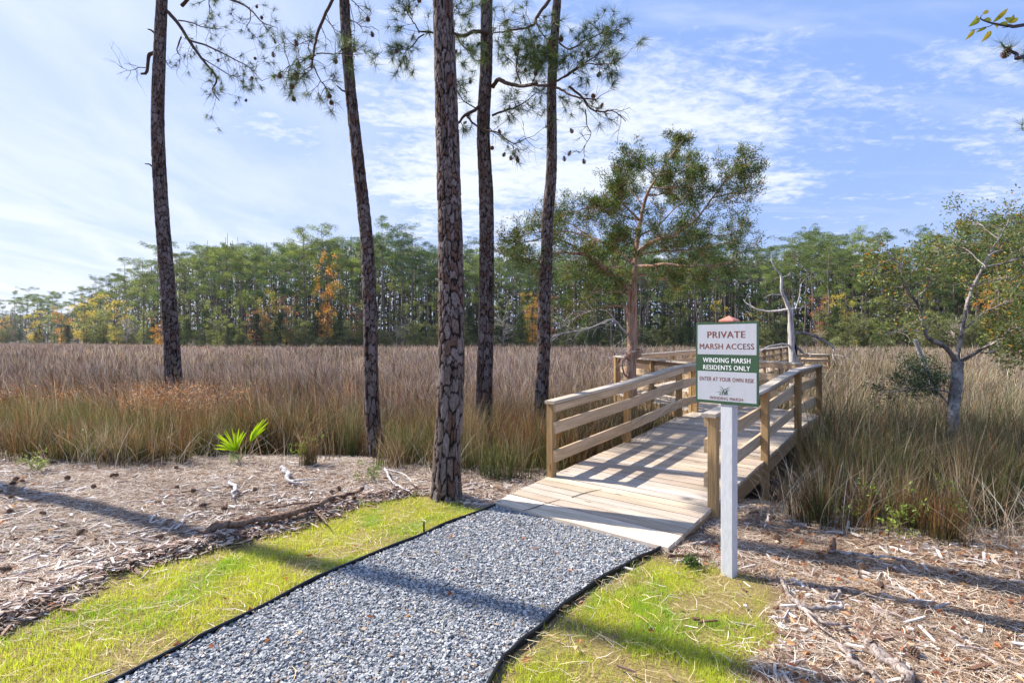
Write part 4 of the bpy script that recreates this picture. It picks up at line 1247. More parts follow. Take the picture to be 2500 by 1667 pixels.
# ------------------------------------------------------------------ branches reaching in at the top right
fb = P(2950, 1150, 4.6); fb[2] = 0.0
br = empty('bay_tree', fb, label='bay tree at the right edge with a twig of yellow-green leaves', cat='tree')
mb = MB()
pth = catmull(np.array([fb, fb + [.05, 0, 1.6], fb + [-.1, .1, 3.2], fb + [-.2, 0, 5.2]]), 6)
tube(mb, pth, [.09, .07, .05, .03], 10, (1, 1, 1), .05)
mb.build('trunk', M_oakbark, br, smooth=True, loc=br.location)
def c4(x, y, d): return (2300 + x / 9.8, y / 9.8, d)
mb = MB(); DL = 3.4
st = fb + np.array([-.12, 0.05, 3.6])
def rawlimb(mb, pts3, r0, r1, seg=5): tube(mb, catmull(np.array(pts3), 5), [r0, r1], seg, lin(92, 84, 92, .8), .03)
rawlimb(mb, [st, P(2700, 20, 3.9), P(*c4(1960, 600, DL)), P(*c4(1600, 615, DL)), P(*c4(1240, 570, DL)), P(*c4(930, 460, DL)), P(*c4(960, 360, DL))], .016, .0016)
rawlimb(mb, [P(*c4(1960, 610, DL)), P(*c4(1590, 650, DL)), P(*c4(1440, 665, DL))], .004, .002)
rawlimb(mb, [P(*c4(1240, 570, DL)), P(*c4(1120, 640, DL)), P(*c4(850, 700, DL)), P(*c4(670, 735, DL))], .003, .0015)
mb.build('branch', M_twig, br, loc=br.location)
mb = MB()
def leaf(mb, a, b_, wpx, col):
    a = P(*c4(*a, DL)); b_ = P(*c4(*b_, DL)); b_[1] += rng.normal(0, .02); L = b_ - a; Ln = np.linalg.norm(L)
    ax = L / Ln; up = nrm(np.cross(ax, np.array([0, 1.0, 0]))); fw = np.cross(ax, up)
    s = np.linspace(0, 1, 9); wv = np.sin(np.pi * s ** .8) * wpx / 9.8 / FPX * DL * .5
    mid = a + L * s[:, None] + fw * (np.sin(np.pi * s) * .006)[:, None]
    lft = mid + up * wv[:, None] + fw * (wv * .35)[:, None]; rgt = mid - up * wv[:, None] + fw * (wv * .35)[:, None]
    V = np.vstack([lft, mid, rgt]); j = np.arange(8)
    c = np.vstack([np.tile(col * .8, (9, 1)), np.tile(col * 1.1, (9, 1)), np.tile(col * 1.0, (9, 1))])
    mb.add(V, np.vstack([np.stack([j, j + 1, 9 + j + 1, 9 + j], 1), np.stack([9 + j, 9 + j + 1, 18 + j + 1, 18 + j], 1)]), c)
ly = lin(196, 178, 40); lg = lin(150, 160, 50)
for a, b_, wq, cl_ in (((960, 350), (1150, 240), 90, ly), ((900, 460), (640, 640), 130, lg), ((780, 490), (920, 380), 110, ly), ((980, 490), (1190, 500), 100, lg),
                       ((1220, 540), (1330, 400), 80, lg), ((1240, 530), (1530, 235), 110, ly), ((1610, 560), (1500, 430), 140, lg), ((1600, 560), (1720, 350), 90, lg),
                       ((1610, 570), (1810, 450), 100, ly), ((1580, 600), (1300, 610), 100, lg * .7), ((1080, 650), (890, 730), 70, lg), ((780, 720), (580, 950), 90, ly),
                       ((1170, 740), (970, 1000), 120, ly), ((1260, 600), (1350, 700), 60, ly)):
    leaf(mb, a, b_, wq, cl_)
mb.build('leaves', M_leaf, br, smooth=True, loc=br.location)

fb2 = P(2900, 1100, 6.2); fb2[2] = 0.0
br2 = empty('pine_tree', fb2, label='pine beyond the right edge with one needle branch and cone reaching in', cat='pine tree', group='tall pines along the marsh edge')
mb = MB()
plate_trunk(mb, np.array([fb2 - [0, 0, .1], fb2 + [.05, 0, 3], fb2 + [0, .1, 8], fb2 + [.2, 0, 16]]), [(-1, .15), (0, .14), (5, .11), (16, .05)], 3, .06, .14, .03, seed=71)
mb.build('trunk', M_bark, br2, smooth=True, loc=br2.location)
mb = MB(); DP = 4.2
rawlimb(mb, [fb2 + [0, 0, 5.2], P(2650, 60, 5), P(*c4(1960, 1350, DP)), P(*c4(1780, 1290, DP)), P(*c4(1600, 1210, DP)), P(*c4(1480, 1120, DP)), P(*c4(1420, 1030, DP))], .022, .0035)
rawlimb(mb, [P(*c4(1640, 1220, DP)), P(*c4(1640, 1130, DP))], .003, .0025)
mb.build('branch', M_twig, br2, loc=br2.location)
mb = MB()
tufts(mb, [(P(*c4(1410, 1010, DP)), np.array([-.3, .1, 1.0])), (P(*c4(1640, 1110, DP)), np.array([.1, .1, 1.0])), (P(*c4(1950, 1330, DP)), np.array([.1, .1, 1.0])),
           (P(*c4(2100, 1250, DP)), np.array([.1, .1, 1.0])), (P(2495, 300, DP + .3), np.array([0, 0, 1.]))], 75, (.10, .16), .0011, 1.0)
mb.build('needles', M_needle, br2, loc=br2.location)
hang_cone(br2, P(*c4(1530, 1270, DP)))
pine_crown(br2, fb2 + [.2, 0, 15], 16, 2.6, 10)

# ------------------------------------------------------------------ far woods
def far_pine(seed, lean=0.0, open_=.5, tall=24.0, cols=None, cb=.52):
    global rng
    keep = rng; rng = np.random.default_rng(100 + seed)
    tr = MB(); cr = MB()
    H = tall; k = 9
    z = np.linspace(-1.0, H, k); off = np.cumsum(rng.normal(0, .14, (k, 2)), 0) * lean
    path = np.column_stack([off, z])
    tcl = lin(146, 130, 118, .7)
    tube(tr, path, [.20, .17, .14, .07, .03], 6, tcl, .04)
    nb = int(19 + 7 * rng.random()); cp = []
    for i in range(nb):
        u = rng.random() ** .8; zz = H * (cb + (1 - cb) * u)
        if rng.random() < .12: zz = H * rng.uniform(cb - .14, cb)
        prof = math.sin(math.pi * min(1, .16 + .84 * (1 - u) ** .75)) ** .7
        L = (1.0 + 2.9 * prof) * rng.uniform(.55, 1.25) * (1 if zz > H * cb else .7)
        a = rng.uniform(0, 2 * math.pi); p0 = np.array([np.interp(zz, z, off[:, 0]), np.interp(zz, z, off[:, 1]), zz])
        d = np.array([math.cos(a), math.sin(a), rng.uniform(.05, .5)]); p1 = p0 + nrm(d) * L
        tube(tr, np.array([p0, (p0 + p1) / 2 + [0, 0, -.06], p1]), [.05, .02], 3, tcl * 1.1, cap=False)
        for q in range(rng.integers(2, 5)):
            f_ = rng.uniform(.45, 1.05); cp.append((p0 + (p1 - p0) * f_ + rng.normal(0, .30, 3) * [1, 1, .6], rng.uniform(.42, .85)))
    cp.append((path[-1], .8)); cp.append((path[-1] - [0, 0, .8], 1.0))
    n = 105
    cc = np.repeat(np.array([q[0] for q in cp]), n, 0); rr = np.repeat(np.array([q[1] for q in cp]), n)[:, None]
    dir_ = nrm(rng.normal(size=cc.shape)); pos = cc + dir_ * rr * rng.random((len(cc), 1)) ** .45 * np.array([1, 1, .52])
    base_t = np.repeat(np.clip(rng.normal(1, .36, len(cp)), .55, 1.5), n)[:, None]
    d = dir_ + np.array([0, 0, .5])
    cards(cr, pos, d, rng.uniform(.18, .36, len(pos)), rng.uniform(.035, .07, len(pos)), pick(cols, len(pos), .2) * base_t)
    rng = keep
    return tr, cr
pc1 = [lin(102, 124, 74), lin(118, 138, 82), lin(80, 102, 64), lin(134, 148, 90)]
pc2 = [lin(84, 110, 72), lin(98, 122, 78), lin(68, 92, 62)]
pc3 = [lin(130, 146, 78), lin(146, 158, 88), lin(110, 128, 70)]
variants = []
for i, (ln_, tl_, cl_, cb_) in enumerate(((.8, 24, pc1, .60), (1.2, 25, pc2, .66), (.5, 22, pc1, .58), (1.5, 23, pc3, .62), (1.0, 26, pc2, .70), (.7, 20, pc3, .52), (1.0, 24, pc1, .68), (.6, 21, pc2, .56))):
    tr, cr = far_pine(i, ln_, .5, tl_, cl_, cb_)
    to = tr.build('trunk', M_fartrunk); co_ = cr.build('crown', M_far)
    variants.append((to.data, co_.data, tl_))
    bpy.data.objects.remove(to); bpy.data.objects.remove(co_)

def zone(px):
    if px < 150: return 'at far left'
    if px < 330: return 'where its skyline drops at left'
    if px < 430: return 'behind the leftmost trunk'
    if px < 620: return 'right of the leftmost trunk'
    if px < 880: return 'left of the second trunk'
    if px < 1080: return 'between the second and thickest trunks'
    if px < 1330: return 'behind the pair of slim trunks'
    if px < 1690: return 'behind the cedar'
    if px < 1860: return 'above the green and white sign'
    if px < 2010: return 'behind the bleached dead tree'
    if px < 2200: return 'between dead tree and oak'
    return 'behind the crooked oak'
skyline_x = np.array([0, 60, 110, 160, 200, 260, 330, 420, 470, 560, 610, 700, 800, 900, 1000, 1100, 1200, 1300, 1450, 1700, 1830, 1900, 2010, 2080, 2140, 2200, 2330, 2450, 2500, 2700.])
skyline_y = np.array([738, 735, 722, 735, 700, 672, 650, 600, 590, 560, 588, 575, 570, 568, 575, 590, 600, 590, 600, 600, 600, 595, 570, 590, 600, 625, 600, 545, 530, 500.])
def add_pine(px, D, H, vi, front, idx):
    x = (px - 1250) / FPX * D; z = float(gz(x, D))
    kind = ('tall' if H > 20.5 else 'shorter') + ' ' + ('blue-green', 'yellow-green')[1 if vi in (3, 5) else 0]
    lab = f"{kind} pine {'on the edge of the wood' if front else 'deeper in the wood'} {zone(px)}"
    r = empty('pine_tree', (x, D, z), rng.uniform(0, 6.28), label=lab, cat='pine tree', group='pines of the far wood, ' + zone(px))
    s = H / variants[vi][2]
    wv = rng.uniform(.9, 1.15) * (s if s > .9 else .9)
    for nm, me, mt in (('trunk', variants[vi][0], 0), ('crown', variants[vi][1], 1)):
        o = bpy.data.objects.new(nm, me); COL.objects.link(o); o.parent = r; o.scale = (wv, wv, s)
NP = 270
px_list = np.sort(rng.uniform(-60, 2640, NP)) * .6 + np.linspace(-60, 2640, NP) * .4
order = rng.permutation(NP)
for i in range(NP):
    px = float(px_list[i]); tan = (px - 1250) / FPX
    row = (i * 7) % 4
    D = float(np.interp(tan, TLX, TLD)) + [3, 12, 24, 38][row] + rng.uniform(-2, 6)
    x = tan * D; z = float(gz(x, D))
    ys = np.interp(px, skyline_x, skyline_y) + (abs(rng.normal(0, 40)) if rng.random() < .82 else -rng.uniform(4, 34)) - 8 + 46 * (float(vnoise(px, 0.0, .012, 201)) - .5)
    Hn = (833.5 - ys) / FPX * D + CAMH - z
    H = float(np.clip(Hn, 14, 29 if row < 2 else 26)) * (rng.uniform(.86, 1.0) if row < 2 else rng.uniform(.92, 1.02))
    add_pine(px, D, H, int(rng.integers(0, 8)), row == 0, i)

def far_bush(seed, H, Wd, cols, ncl, conic=False, bare=0.0, tr_col=lin(110, 98, 88, .7), n=60, card=(.16, .34)):
    global rng
    keep = rng; rng = np.random.default_rng(500 + seed)
    tr = MB(); cr = MB(); tips = []
    path = np.array([[0, 0, -.5], [rng.normal(0, .1), 0, H * .4], [rng.normal(0, .2), rng.normal(0, .2), H * .85]])
    tube(tr, catmull(path, 3), [.12, .04], 5, tr_col, .05)
    for i in range(int(8 + 8 * bare * 2)):
        z = H * rng.uniform(.15, .75); a = rng.uniform(0, 6.28)
        grow(tr, (0, 0, z), (math.cos(a), math.sin(a), .6), Wd * .8, .035, 1, tips, .2, .05, (3, 4), (.4, .9), tr_col * (1 + bare * .8))
    cp = []
    for i in range(ncl):
        u = rng.random(); z = H * (.06 + .94 * u)
        if conic: rad_ = Wd * (1.02 - u) ** .8
        else: rad_ = Wd * math.sin(math.pi * min(1, .22 + .78 * (1 - u) ** .8)) ** .6
        a = rng.uniform(0, 6.28); rr_ = rad_ * rng.random() ** .5
        cp.append(([rr_ * math.cos(a), rr_ * math.sin(a), z], rng.uniform(.3, .62)))
    if cp:
        cc = np.repeat(np.array([q[0] for q in cp]), n, 0); rr = np.repeat(np.array([q[1] for q in cp]), n)[:, None]
        dir_ = nrm(rng.normal(size=cc.shape)); pos = cc + dir_ * rr * rng.random((len(cc), 1)) ** .5 * np.array([1, 1, .7])
        bt = np.repeat(np.clip(rng.normal(1, .22, len(cp)), .5, 1.6), n)[:, None]
        cards(cr, pos, dir_ + [0, 0, .3], rng.uniform(*card, len(pos)), rng.uniform(.05, .11, len(pos)), pick(cols, len(pos), .2) * bt)
    rng = keep
    return tr, cr
bushkinds = [
    ('cedar_tree', 'dark green bushy cedar', 'cedar tree', dict(H=7.5, Wd=2.1, cols=[lin(74, 94, 62), lin(86, 104, 68), lin(60, 78, 54)], ncl=62, conic=True)),
    ('cedar_tree', 'broad olive green cedar', 'cedar tree', dict(H=5.5, Wd=2.7, cols=[lin(122, 128, 86), lin(106, 114, 76), lin(138, 142, 96)], ncl=62)),
    ('young_tree', 'light yellow-green young tree', 'tree', dict(H=10.5, Wd=2.4, cols=[lin(148, 156, 92), lin(130, 142, 82), lin(164, 170, 104)], ncl=50)),
    ('maple_tree', 'bright orange autumn tree', 'tree', dict(H=12, Wd=2.4, cols=[lin(236, 170, 84), lin(240, 186, 100), lin(222, 146, 76)], ncl=46, bare=.3, n=42)),
    ('hickory_tree', 'yellow autumn tree', 'tree', dict(H=9, Wd=2.2, cols=[lin(236, 206, 92), lin(222, 192, 86), lin(240, 214, 116)], ncl=42, bare=.3, n=42)),
    ('gum_tree', 'dull pinkish red autumn tree', 'tree', dict(H=8, Wd=2.2, cols=[lin(196, 140, 108), lin(206, 152, 112), lin(178, 124, 94)], ncl=38, bare=.4, n=38)),
    ('bare_tree', 'pale leafless twiggy tree', 'tree', dict(H=7, Wd=2.2, cols=[lin(150, 140, 120), lin(130, 126, 100)], ncl=8, bare=1.2, tr_col=lin(176, 164, 152, .8), n=30)),
    ('shrub', 'low grey-green marsh shrub', 'shrub', dict(H=3.0, Wd=2.4, cols=[lin(140, 146, 104), lin(124, 132, 92), lin(156, 158, 114)], ncl=44)),
]
bm_ = []
for i, (nm, lb, ct, kw) in enumerate(bushkinds):
    tr, cr = far_bush(i, **kw)
    to = tr.build('trunk', M_fartrunk); co_ = cr.build('crown', M_far)
    bm_.append((to.data, co_.data)); bpy.data.objects.remove(to); bpy.data.objects.remove(co_)
def add_bush(k, px, back, s, hs=1.0, rise=0.0, why=None):
    tan = (px - 1250) / FPX; D = float(np.interp(tan, TLX, TLD)) + back
    x = tan * D; z = float(gz(x, D)) + rise
    nm, lb, ct, kw = bushkinds[k]
    r = empty(nm, (x, D, z), rng.uniform(0, 6.28), label=(why or f"{lb} {'fronting' if back < 4 else 'inside'} the wood {zone(px)}"), cat=ct, group=f"{lb}s {zone(px)}")
    for q, me in zip(('trunk', 'crown'), bm_[k]):
        o = bpy.data.objects.new(q, me); COL.objects.link(o); o.parent = r; o.scale = (s, s, s * hs)
# placed ones
for k, px, back, s, hs in ((1, 245, -6, 2.0, 1.0), (6, 310, -3, 1.4, 1), (2, 350, -1, 1.6, 1.1), (4, 205, -6, 2.2, .9), (4, 85, -4, 2.0, .9), (3, 150, -2, 1.8, .8), (4, 250, 0, 1.8, 1.1),
                           (4, 290, -2, 1.6, 1.0), (3, 385, 2, .8, .8), (3, 392, -2, .7, .7), (2, 430, 0, 1.1, 1.2), (2, 450, 3, 1.0, 1.3), (0, 500, 0, 1.1, 1.1), (2, 520, 2, .9, 1.1),
                           (2, 585, -1, .95, 1.1), (5, 625, -3, .95, 1.0), (5, 640, 3, 1.0, 1.1), (4, 655, 1, .9, 1.5), (1, 730, -3, 1.2, .9), (0, 775, 0, 1.15, 1.1), (3, 800, -1, 1.25, 1.35),
                           (3, 785, 1, .9, 1.3), (0, 830, 0, 1.0, 1.0), (3, 1320, 0, .9, 1.0), (1, 1010, -2, 1.0, 1.0), (0, 1180, 0, 1.0, 1.0), (3, 1300, -1, 1.1, .85), (5, 1340, 1, 1.1, 1.2),
                           (0, 1440, -1, .9, .75), (0, 1520, 0, .9, .8), (1, 1600, -1, 1.0, .8), (0, 1680, 0, .9, .8), (0, 1760, 0, .9, .9), (1, 1900, -1, 1.1, 1.0), (0, 2040, -1, 1.0, 1.0),
                           (2, 2010, 2, .8, .9), (1, 2080, -2, 1.0, 1.0), (2, 2110, 1, .9, 1.0), (3, 2425, 2, 1.0, .95), (4, 2465, 2, 1.0, .95), (3, 2495, 4, 1.1, 1.0),
                           (5, 2005, 1, 1.0, 1.2), (4, 2050, 2, 1.0, 1.1), (7, 1530, -4, .7, .8), (5, 15, 0, 1.8, .9), (4, 5, -4, 1.6, 1), (5, 870, 1, .9, 1.3), (5, 700, 2, 1.0, 1.4)):
    add_bush(k, px, back, s, hs)
for i, px in enumerate(np.linspace(-40, 2560, 150)):
    k = int(rng.choice([0, 1, 2, 6, 7], p=[.24, .24, .22, .10, .20]))
    far = 1.5 if px < 330 else 1.0
    add_bush(k, float(px + rng.normal(0, 10)), float(rng.uniform(-4, 10)), float(rng.uniform(.65, 1.15)) * far * (.9 if 1350 < px < 1900 else 1), float(rng.uniform(.7, 1.05)))

for i in range(44):
    px = float(rng.uniform(330, 2520)); add_bush(int(rng.choice([2, 2, 2, 1, 2, 4])), px, float(rng.uniform(3, 16)), float(rng.uniform(.7, 1.0)), float(rng.uniform(1.0, 1.6)))
# the dense wood behind the countable trees
mb = MB(); n = 260000
px = rng.uniform(-900, 3900, n); tan = (px - 1250) / FPX
D_ = np.interp(tan, TLX, TLD) + 34 + rng.uniform(0, 38, n)
x = tan * D_; z0 = gz(x, D_)
ys = np.interp(px, skyline_x, skyline_y) + 26 + 34 * (vnoise(px, px * 0, .03, 5) - .2)
Hm = (833.5 - ys) / FPX * D_ + CAMH - z0
hz = Hm * rng.random(n) ** 1.0
keep = vnoise(px * 1.0, hz * 14, .045, 9) + rng.random(n) * .35 > .28 + .16 * sm(.45, .9, hz / Hm)
x, D_, z0, hz, px = x[keep], D_[keep], z0[keep], hz[keep], px[keep]
p = np.stack([x, D_, z0 + hz], 1); n = len(p)
cards(mb, p, rng.normal(0, 1, (n, 3)), rng.uniform(.6, 1.4, n), rng.uniform(.25, .6, n), pick([lin(96, 106, 76), lin(82, 92, 66), lin(112, 116, 84), lin(128, 114, 94), lin(68, 78, 58)], n, .25))
px = rng.uniform(-900, 3900, 1250)
for q in px:
    tan = (q - 1250) / FPX; dd = float(np.interp(tan, TLX, TLD)) + rng.uniform(26, 66); xx = tan * dd; zz = float(gz(xx, dd))
    hh = ((833.5 - np.interp(q, skyline_x, skyline_y) - 30) / FPX * dd) * rng.uniform(.75, 1)
    tube(mb, np.array([[xx, dd, zz - .5], [xx + rng.normal(0, .3), dd, zz + hh * .5], [xx + rng.normal(0, .5), dd, zz + hh]]), [.17, .13, .06], 4, lin(124, 112, 102, .55) * rng.uniform(.7, 1.4), cap=False)
tag(mb.build('woods', M_far), 'dense wood of pines receding behind the front rows', 'wood', kind='stuff')

# ------------------------------------------------------------------ marsh grass
gp = [grow_poly(q, .10) for q in deck_polys] + [[q1(.9, WD), q1(5.0, WD), q1(5.0, WD + .32), q1(.9, WD + .32)]]
def off_deck(x, y):
    k = np.ones(len(x), bool)
    for q in gp: k &= ~inpoly(x, y, q)
    k &= ~((np.abs(x + 2.2 + .12 * (8.4 - y)) < .42) & (y < 8.55))
    return k
def grass_cols(x, y, n):
    """base and tip colour by place: mauve-brown far left, rusty near left, tan on the right"""
    tan = x / np.maximum(y, 1)
    right = sm(.05, .70, tan + (vnoise(x, y, .12, 40) - .5) * .6)
    near = 1 - sm(8.5, 21, y + (vnoise(x, y, .25, 41) - .5) * 9)
    pal = np.array([lin(222, 206, 178), lin(192, 164, 128), lin(168, 112, 72), lin(108, 118, 70), lin(92, 70, 56), lin(190, 170, 168), lin(150, 152, 100)])
    #            pale   tan   rust  green  dark  mauve  olive
    wFL = np.array([.14, .08, .07, .01, .16, .54, .00]); wFR = np.array([.32, .30, .04, .02, .07, .20, .06])
    wNL = np.array([.11, .16, .37, .07, .28, .00, .01]); wNR = np.array([.20, .20, .07, .31, .17, .00, .05])
    g = sm(.50, .68, vnoise(x * .5, y, .22, 63))[:, None]
    W = (wFL * (1 - right)[:, None] + wFR * right[:, None]) * (1 - near)[:, None] + (wNL * (1 - right)[:, None] + wNR * right[:, None]) * near[:, None]
    W = W * (1 + g * np.array([0, 0, -.4, .8, 0, -.5, 3.0]))
    cum = np.cumsum(W / W.sum(1, keepdims=True), 1)
    id_ = (rng.random((n, 1)) > cum).sum(1).clip(0, 6)
    band = sm(.35, .68, vnoise(x * .10, y * .32, 1.0, 71))
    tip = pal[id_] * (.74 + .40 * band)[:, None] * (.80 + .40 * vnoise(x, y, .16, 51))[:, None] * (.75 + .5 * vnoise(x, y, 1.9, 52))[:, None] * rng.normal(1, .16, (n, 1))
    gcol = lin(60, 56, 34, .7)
    base = tip * .30 + gcol * (.45 * near + .1)[:, None]  # shade low among the blades put into the colour: bases are dimmed tips
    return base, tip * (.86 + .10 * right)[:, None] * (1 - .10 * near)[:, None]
mb = MB()
def field(n, y0, y1, h0, h1, wid0, wk, spread, tanlim=1.12, seg=3):
    m = n // 16
    cy = y0 * (y1 / y0) ** rng.random(m); cx = rng.uniform(-tanlim, tanlim, m) * cy
    ch = rng.normal(1, .22, m).clip(.5, 1.5); ct0 = rng.normal(1, .26, m).clip(.45, 1.6)
    ci = rng.integers(0, m, n)
    off = rng.normal(0, 1, (n, 2)) * (.05 + .010 * cy[ci])[:, None]
    loose = rng.random(n) < .35; off[loose] *= 5
    x = cx[ci] + off[:, 0]; y = cy[ci] + off[:, 1]
    k = (y > shore(x) + .45 + 2.2 * vnoise(x, y, .55, 21)) & (y < treeline(x, y) + 3) & off_deck(x, y)
    x, y, off, ci = x[k], y[k], off[k], ci[k]; n = len(x)
    z = gz(x, y)
    cl = vnoise(x, y, .45, 33); h = rng.uniform(h0, h1, n) * (.5 + .9 * cl) * ch[ci]
    ch_ = np.exp(-((y - 17.5 - (x - 11) * .25) / 1.1) ** 2) * sm(8.0, 9.5, x); h = h * (1 - .75 * ch_)
    h = np.where((x > 12.5 - (27 - y) * .3) & (x < 18) & (y > 20) & (y < 31), h * .55, h)
    a = rng.normal(0, .8, n) + 9 * vnoise(x, y, .35, 66); L = np.abs(rng.normal(.06, spread, n)) * h
    o = off / (.05 + .010 * y)[:, None] * .10 * h[:, None]
    lean = np.stack([np.cos(a) * L, np.sin(a) * L], 1) + np.clip(o, -.3, .3)
    cb_, ct = grass_cols(x, y, n)
    tn = ct0[ci][:, None]
    wd = (wid0 + wk * y) * rng.uniform(.6, 1.4, n)
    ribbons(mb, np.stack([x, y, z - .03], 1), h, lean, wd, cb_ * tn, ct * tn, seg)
field(76000, 6.0, 14, .70, 1.25, .0060, .0002, .40)
field(100000, 13, 34, .65, 1.15, .0065, .0006, .36, 1.35)
field(100000, 33, 110, .60, 1.05, .008, .0011, .38, 1.35, seg=2)
# the far left bay reaches further back
n = 30000
px = rng.uniform(-500, 420, n); tan = (px - 1250) / FPX; tl_ = np.interp(tan, TLX, TLD); y = 100 + (tl_ - 98) * rng.random(n); x = tan * y
h = rng.uniform(.7, 1.1, n); cb_, ct = grass_cols(x, y, n)
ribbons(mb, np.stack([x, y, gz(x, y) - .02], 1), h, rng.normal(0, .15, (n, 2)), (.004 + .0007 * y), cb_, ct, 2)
tag(mb.build('marsh_grass', M_grass), 'tall dry marsh grass spreading to the far wood', 'grass', kind='stuff')

# green rushes and tangled dead stalks along the shore
mb = MB()
m = 900
cx = rng.uniform(-11, 11, m); ct_ = rng.random(m) ** 1.3 * 3.0 - .15; cy = shore(cx) + ct_
keepc = (vnoise(cx, cy, .9, 77, 2) + .30 * rng.random(m) + .12 * sm(.3, 1.6, ct_) > .56) & ~((cx > -.6) & (cx < 1.9) & (cy > 5.8) & (cy < 8.3) & (rng.random(m) < .55))
cx, cy, ct_ = cx[keepc], cy[keepc], ct_[keepc]; m = len(cx)
nb_ = rng.integers(40, 110, m); ci = np.repeat(np.arange(m), nb_); n = len(ci)
rad_c = rng.uniform(.04, .15, m); off = rng.normal(0, 1, (n, 2)) * rad_c[ci][:, None]
x = cx[ci] + off[:, 0]; y = cy[ci] + off[:, 1]
k = off_deck(x, y); x, y, off, ci = x[k], y[k], off[k], ci[k]; n = len(x)
hc = (rng.uniform(.45, .75, m) + .45 * sm(.1, 1.2, ct_)); h = hc[ci] * rng.uniform(.45, 1.1, n)
a_ = rng.uniform(0, 6.28, n); L = np.abs(rng.normal(0, .14, n)) * h
lean = off / rad_c[ci][:, None] * .13 * h[:, None] + np.stack([np.cos(a_) * L, np.sin(a_) * L], 1)
kind_c = rng.random(m)[ci][:, None]
gr1 = pick([lin(78, 92, 46), lin(60, 76, 40), lin(92, 102, 54)], n, .2); gr2 = pick([lin(112, 126, 66), lin(92, 110, 58), lin(136, 138, 84), lin(190, 170, 130)], n, .2)
ru2 = pick([lin(172, 116, 72), lin(150, 100, 66), lin(190, 144, 100), lin(110, 78, 56)], n, .2); ta2 = pick([lin(206, 188, 156), lin(180, 154, 120), lin(150, 128, 98)], n, .15)
tipc = .86 * np.where(kind_c < .46, gr2, np.where(kind_c < .78, ru2, ta2)); basec = np.where(kind_c < .76, gr1 * .5, ta2 * .35)  # clump bases darkened, ground shade put into the blade colour
ribbons(mb, np.stack([x, y, gz(x, y) - .02], 1), h, lean, rng.uniform(.004, .008, n), basec, tipc, 3)
tag(mb.build('rushes', M_grass), 'green rushes thickening along the edge of the straw', 'rushes', kind='stuff')
mb = MB()
n = 20000
x = rng.uniform(-10, 10, n); t_ = rng.normal(.9, .85, n); y = shore(x) + t_
k = (t_ > -.5) & (vnoise(x, y, 1.1, 88, 2) + .25 * rng.random(n) > .60) & off_deck(x, y) & ~((x > -.7) & (x < 2.4) & (rng.random(n) < .8)); x, y = x[k], y[k]; n = len(x)
h = rng.uniform(.12, .75, n); a = rng.uniform(0, 6.28, n); L = rng.uniform(.25, 1.0, n)
cc = pick([lin(214, 200, 178), lin(188, 168, 142), lin(160, 128, 98), lin(226, 216, 204)], n, .12)
ribbons(mb, np.stack([x, y, gz(x, y)], 1), h, np.stack([np.cos(a) * L, np.sin(a) * L], 1) * .6, rng.uniform(.003, .006, n), cc * .8, cc, 4, 1.6)
tag(mb.build('dead_grass', M_grass), 'tangled pale dead stalks bent over at the marsh edge', 'dead grass', kind='stuff')

mb = MB()
n = 5200; x = rng.uniform(-9.5, -1.0, n); y = rng.uniform(9.0, 13.5, n)
k = (vnoise(x, y, .7, 171, 2) > .55) & (x / y + rng.normal(0, .10, n) < -.62); x, y = x[k], y[k]; n = len(x)
zt_ = gz(x, y) + rng.uniform(.75, 1.15, n); q = 5
p = np.repeat(np.stack([x, y, zt_], 1), q, 0) + rng.normal(0, .05, (n * q, 3))
cards(mb, p, rng.normal(0, 1, p.shape) + [.4, 0, .3], rng.uniform(.04, .09, n * q), rng.uniform(.008, .016, n * q), pick([lin(184, 132, 94), lin(160, 108, 74), lin(212, 176, 140)], n * q, .15))
ribbons(mb, np.stack([x, y, gz(x, y)], 1), zt_ - gz(x, y), rng.normal(0, .05, (n, 2)), np.full(n, .006), np.tile(lin(110, 84, 50), (n, 1)), pick([lin(170, 112, 70)], n), 2)
tag(mb.build('seed_heads', M_grass), 'rusty feathery seed heads over the near left marsh', 'seed heads', kind='stuff')

# ------------------------------------------------------------------ lawn
mb = MB()
def lawn(poly, n, bx, dens_fn):
    x = rng.uniform(bx[0], bx[1], n); y = rng.uniform(bx[2], bx[3], n)
    jx = x + (vnoise(x, y, 5, 91) - .5) * .40 + rng.normal(0, .03, n); jy = y + (vnoise(x, y, 5, 92) - .5) * .40 + rng.normal(0, .03, n)
    k = inpoly(jx, jy, poly) & inpoly(x, y, grow_poly(poly, .2)) & ~inpoly(x, y, path_poly)
    x, y = x[k], y[k]
    dn = dens_fn(x, y); k = rng.random(len(x)) < dn; x, y, dn = x[k], y[k], dn[k]; n = len(x)
    h = rng.uniform(.020, .055, n) * (.45 + 1.1 * vnoise(x, y, 4.5, 95))
    a = rng.uniform(0, 6.28, n); L = h * np.abs(rng.normal(0, .55, n))
    g = vnoise(x, y, 2.2, 97)[:, None]
    c = lin(204, 218, 84) * (1 - sm(.45, .72, g)) + lin(150, 196, 54) * sm(.45, .72, g)
    c = c * rng.normal(1, .2, (n, 1)); dry = rng.random(n) < .20; c[dry] = pick([lin(210, 196, 130), lin(190, 170, 110)], dry.sum())
    ribbons(mb, np.stack([x, y, gz(x, y) - .003], 1), h, np.stack([np.cos(a) * L, np.sin(a) * L], 1), rng.uniform(.0018, .0036, n), c * .82, c * 1.06, 2)
lawn(lawnL, 620000, (-5.5, .2, .9, 6.2), lambda x, y: np.clip((vnoise(x, y, 2.4, 98) - .25) * 2.2, .12, .85) * np.clip(sdist(x, y, lawnL) / .16 + .25, 0, 1) * np.where(x < -3.4, .8, 1))
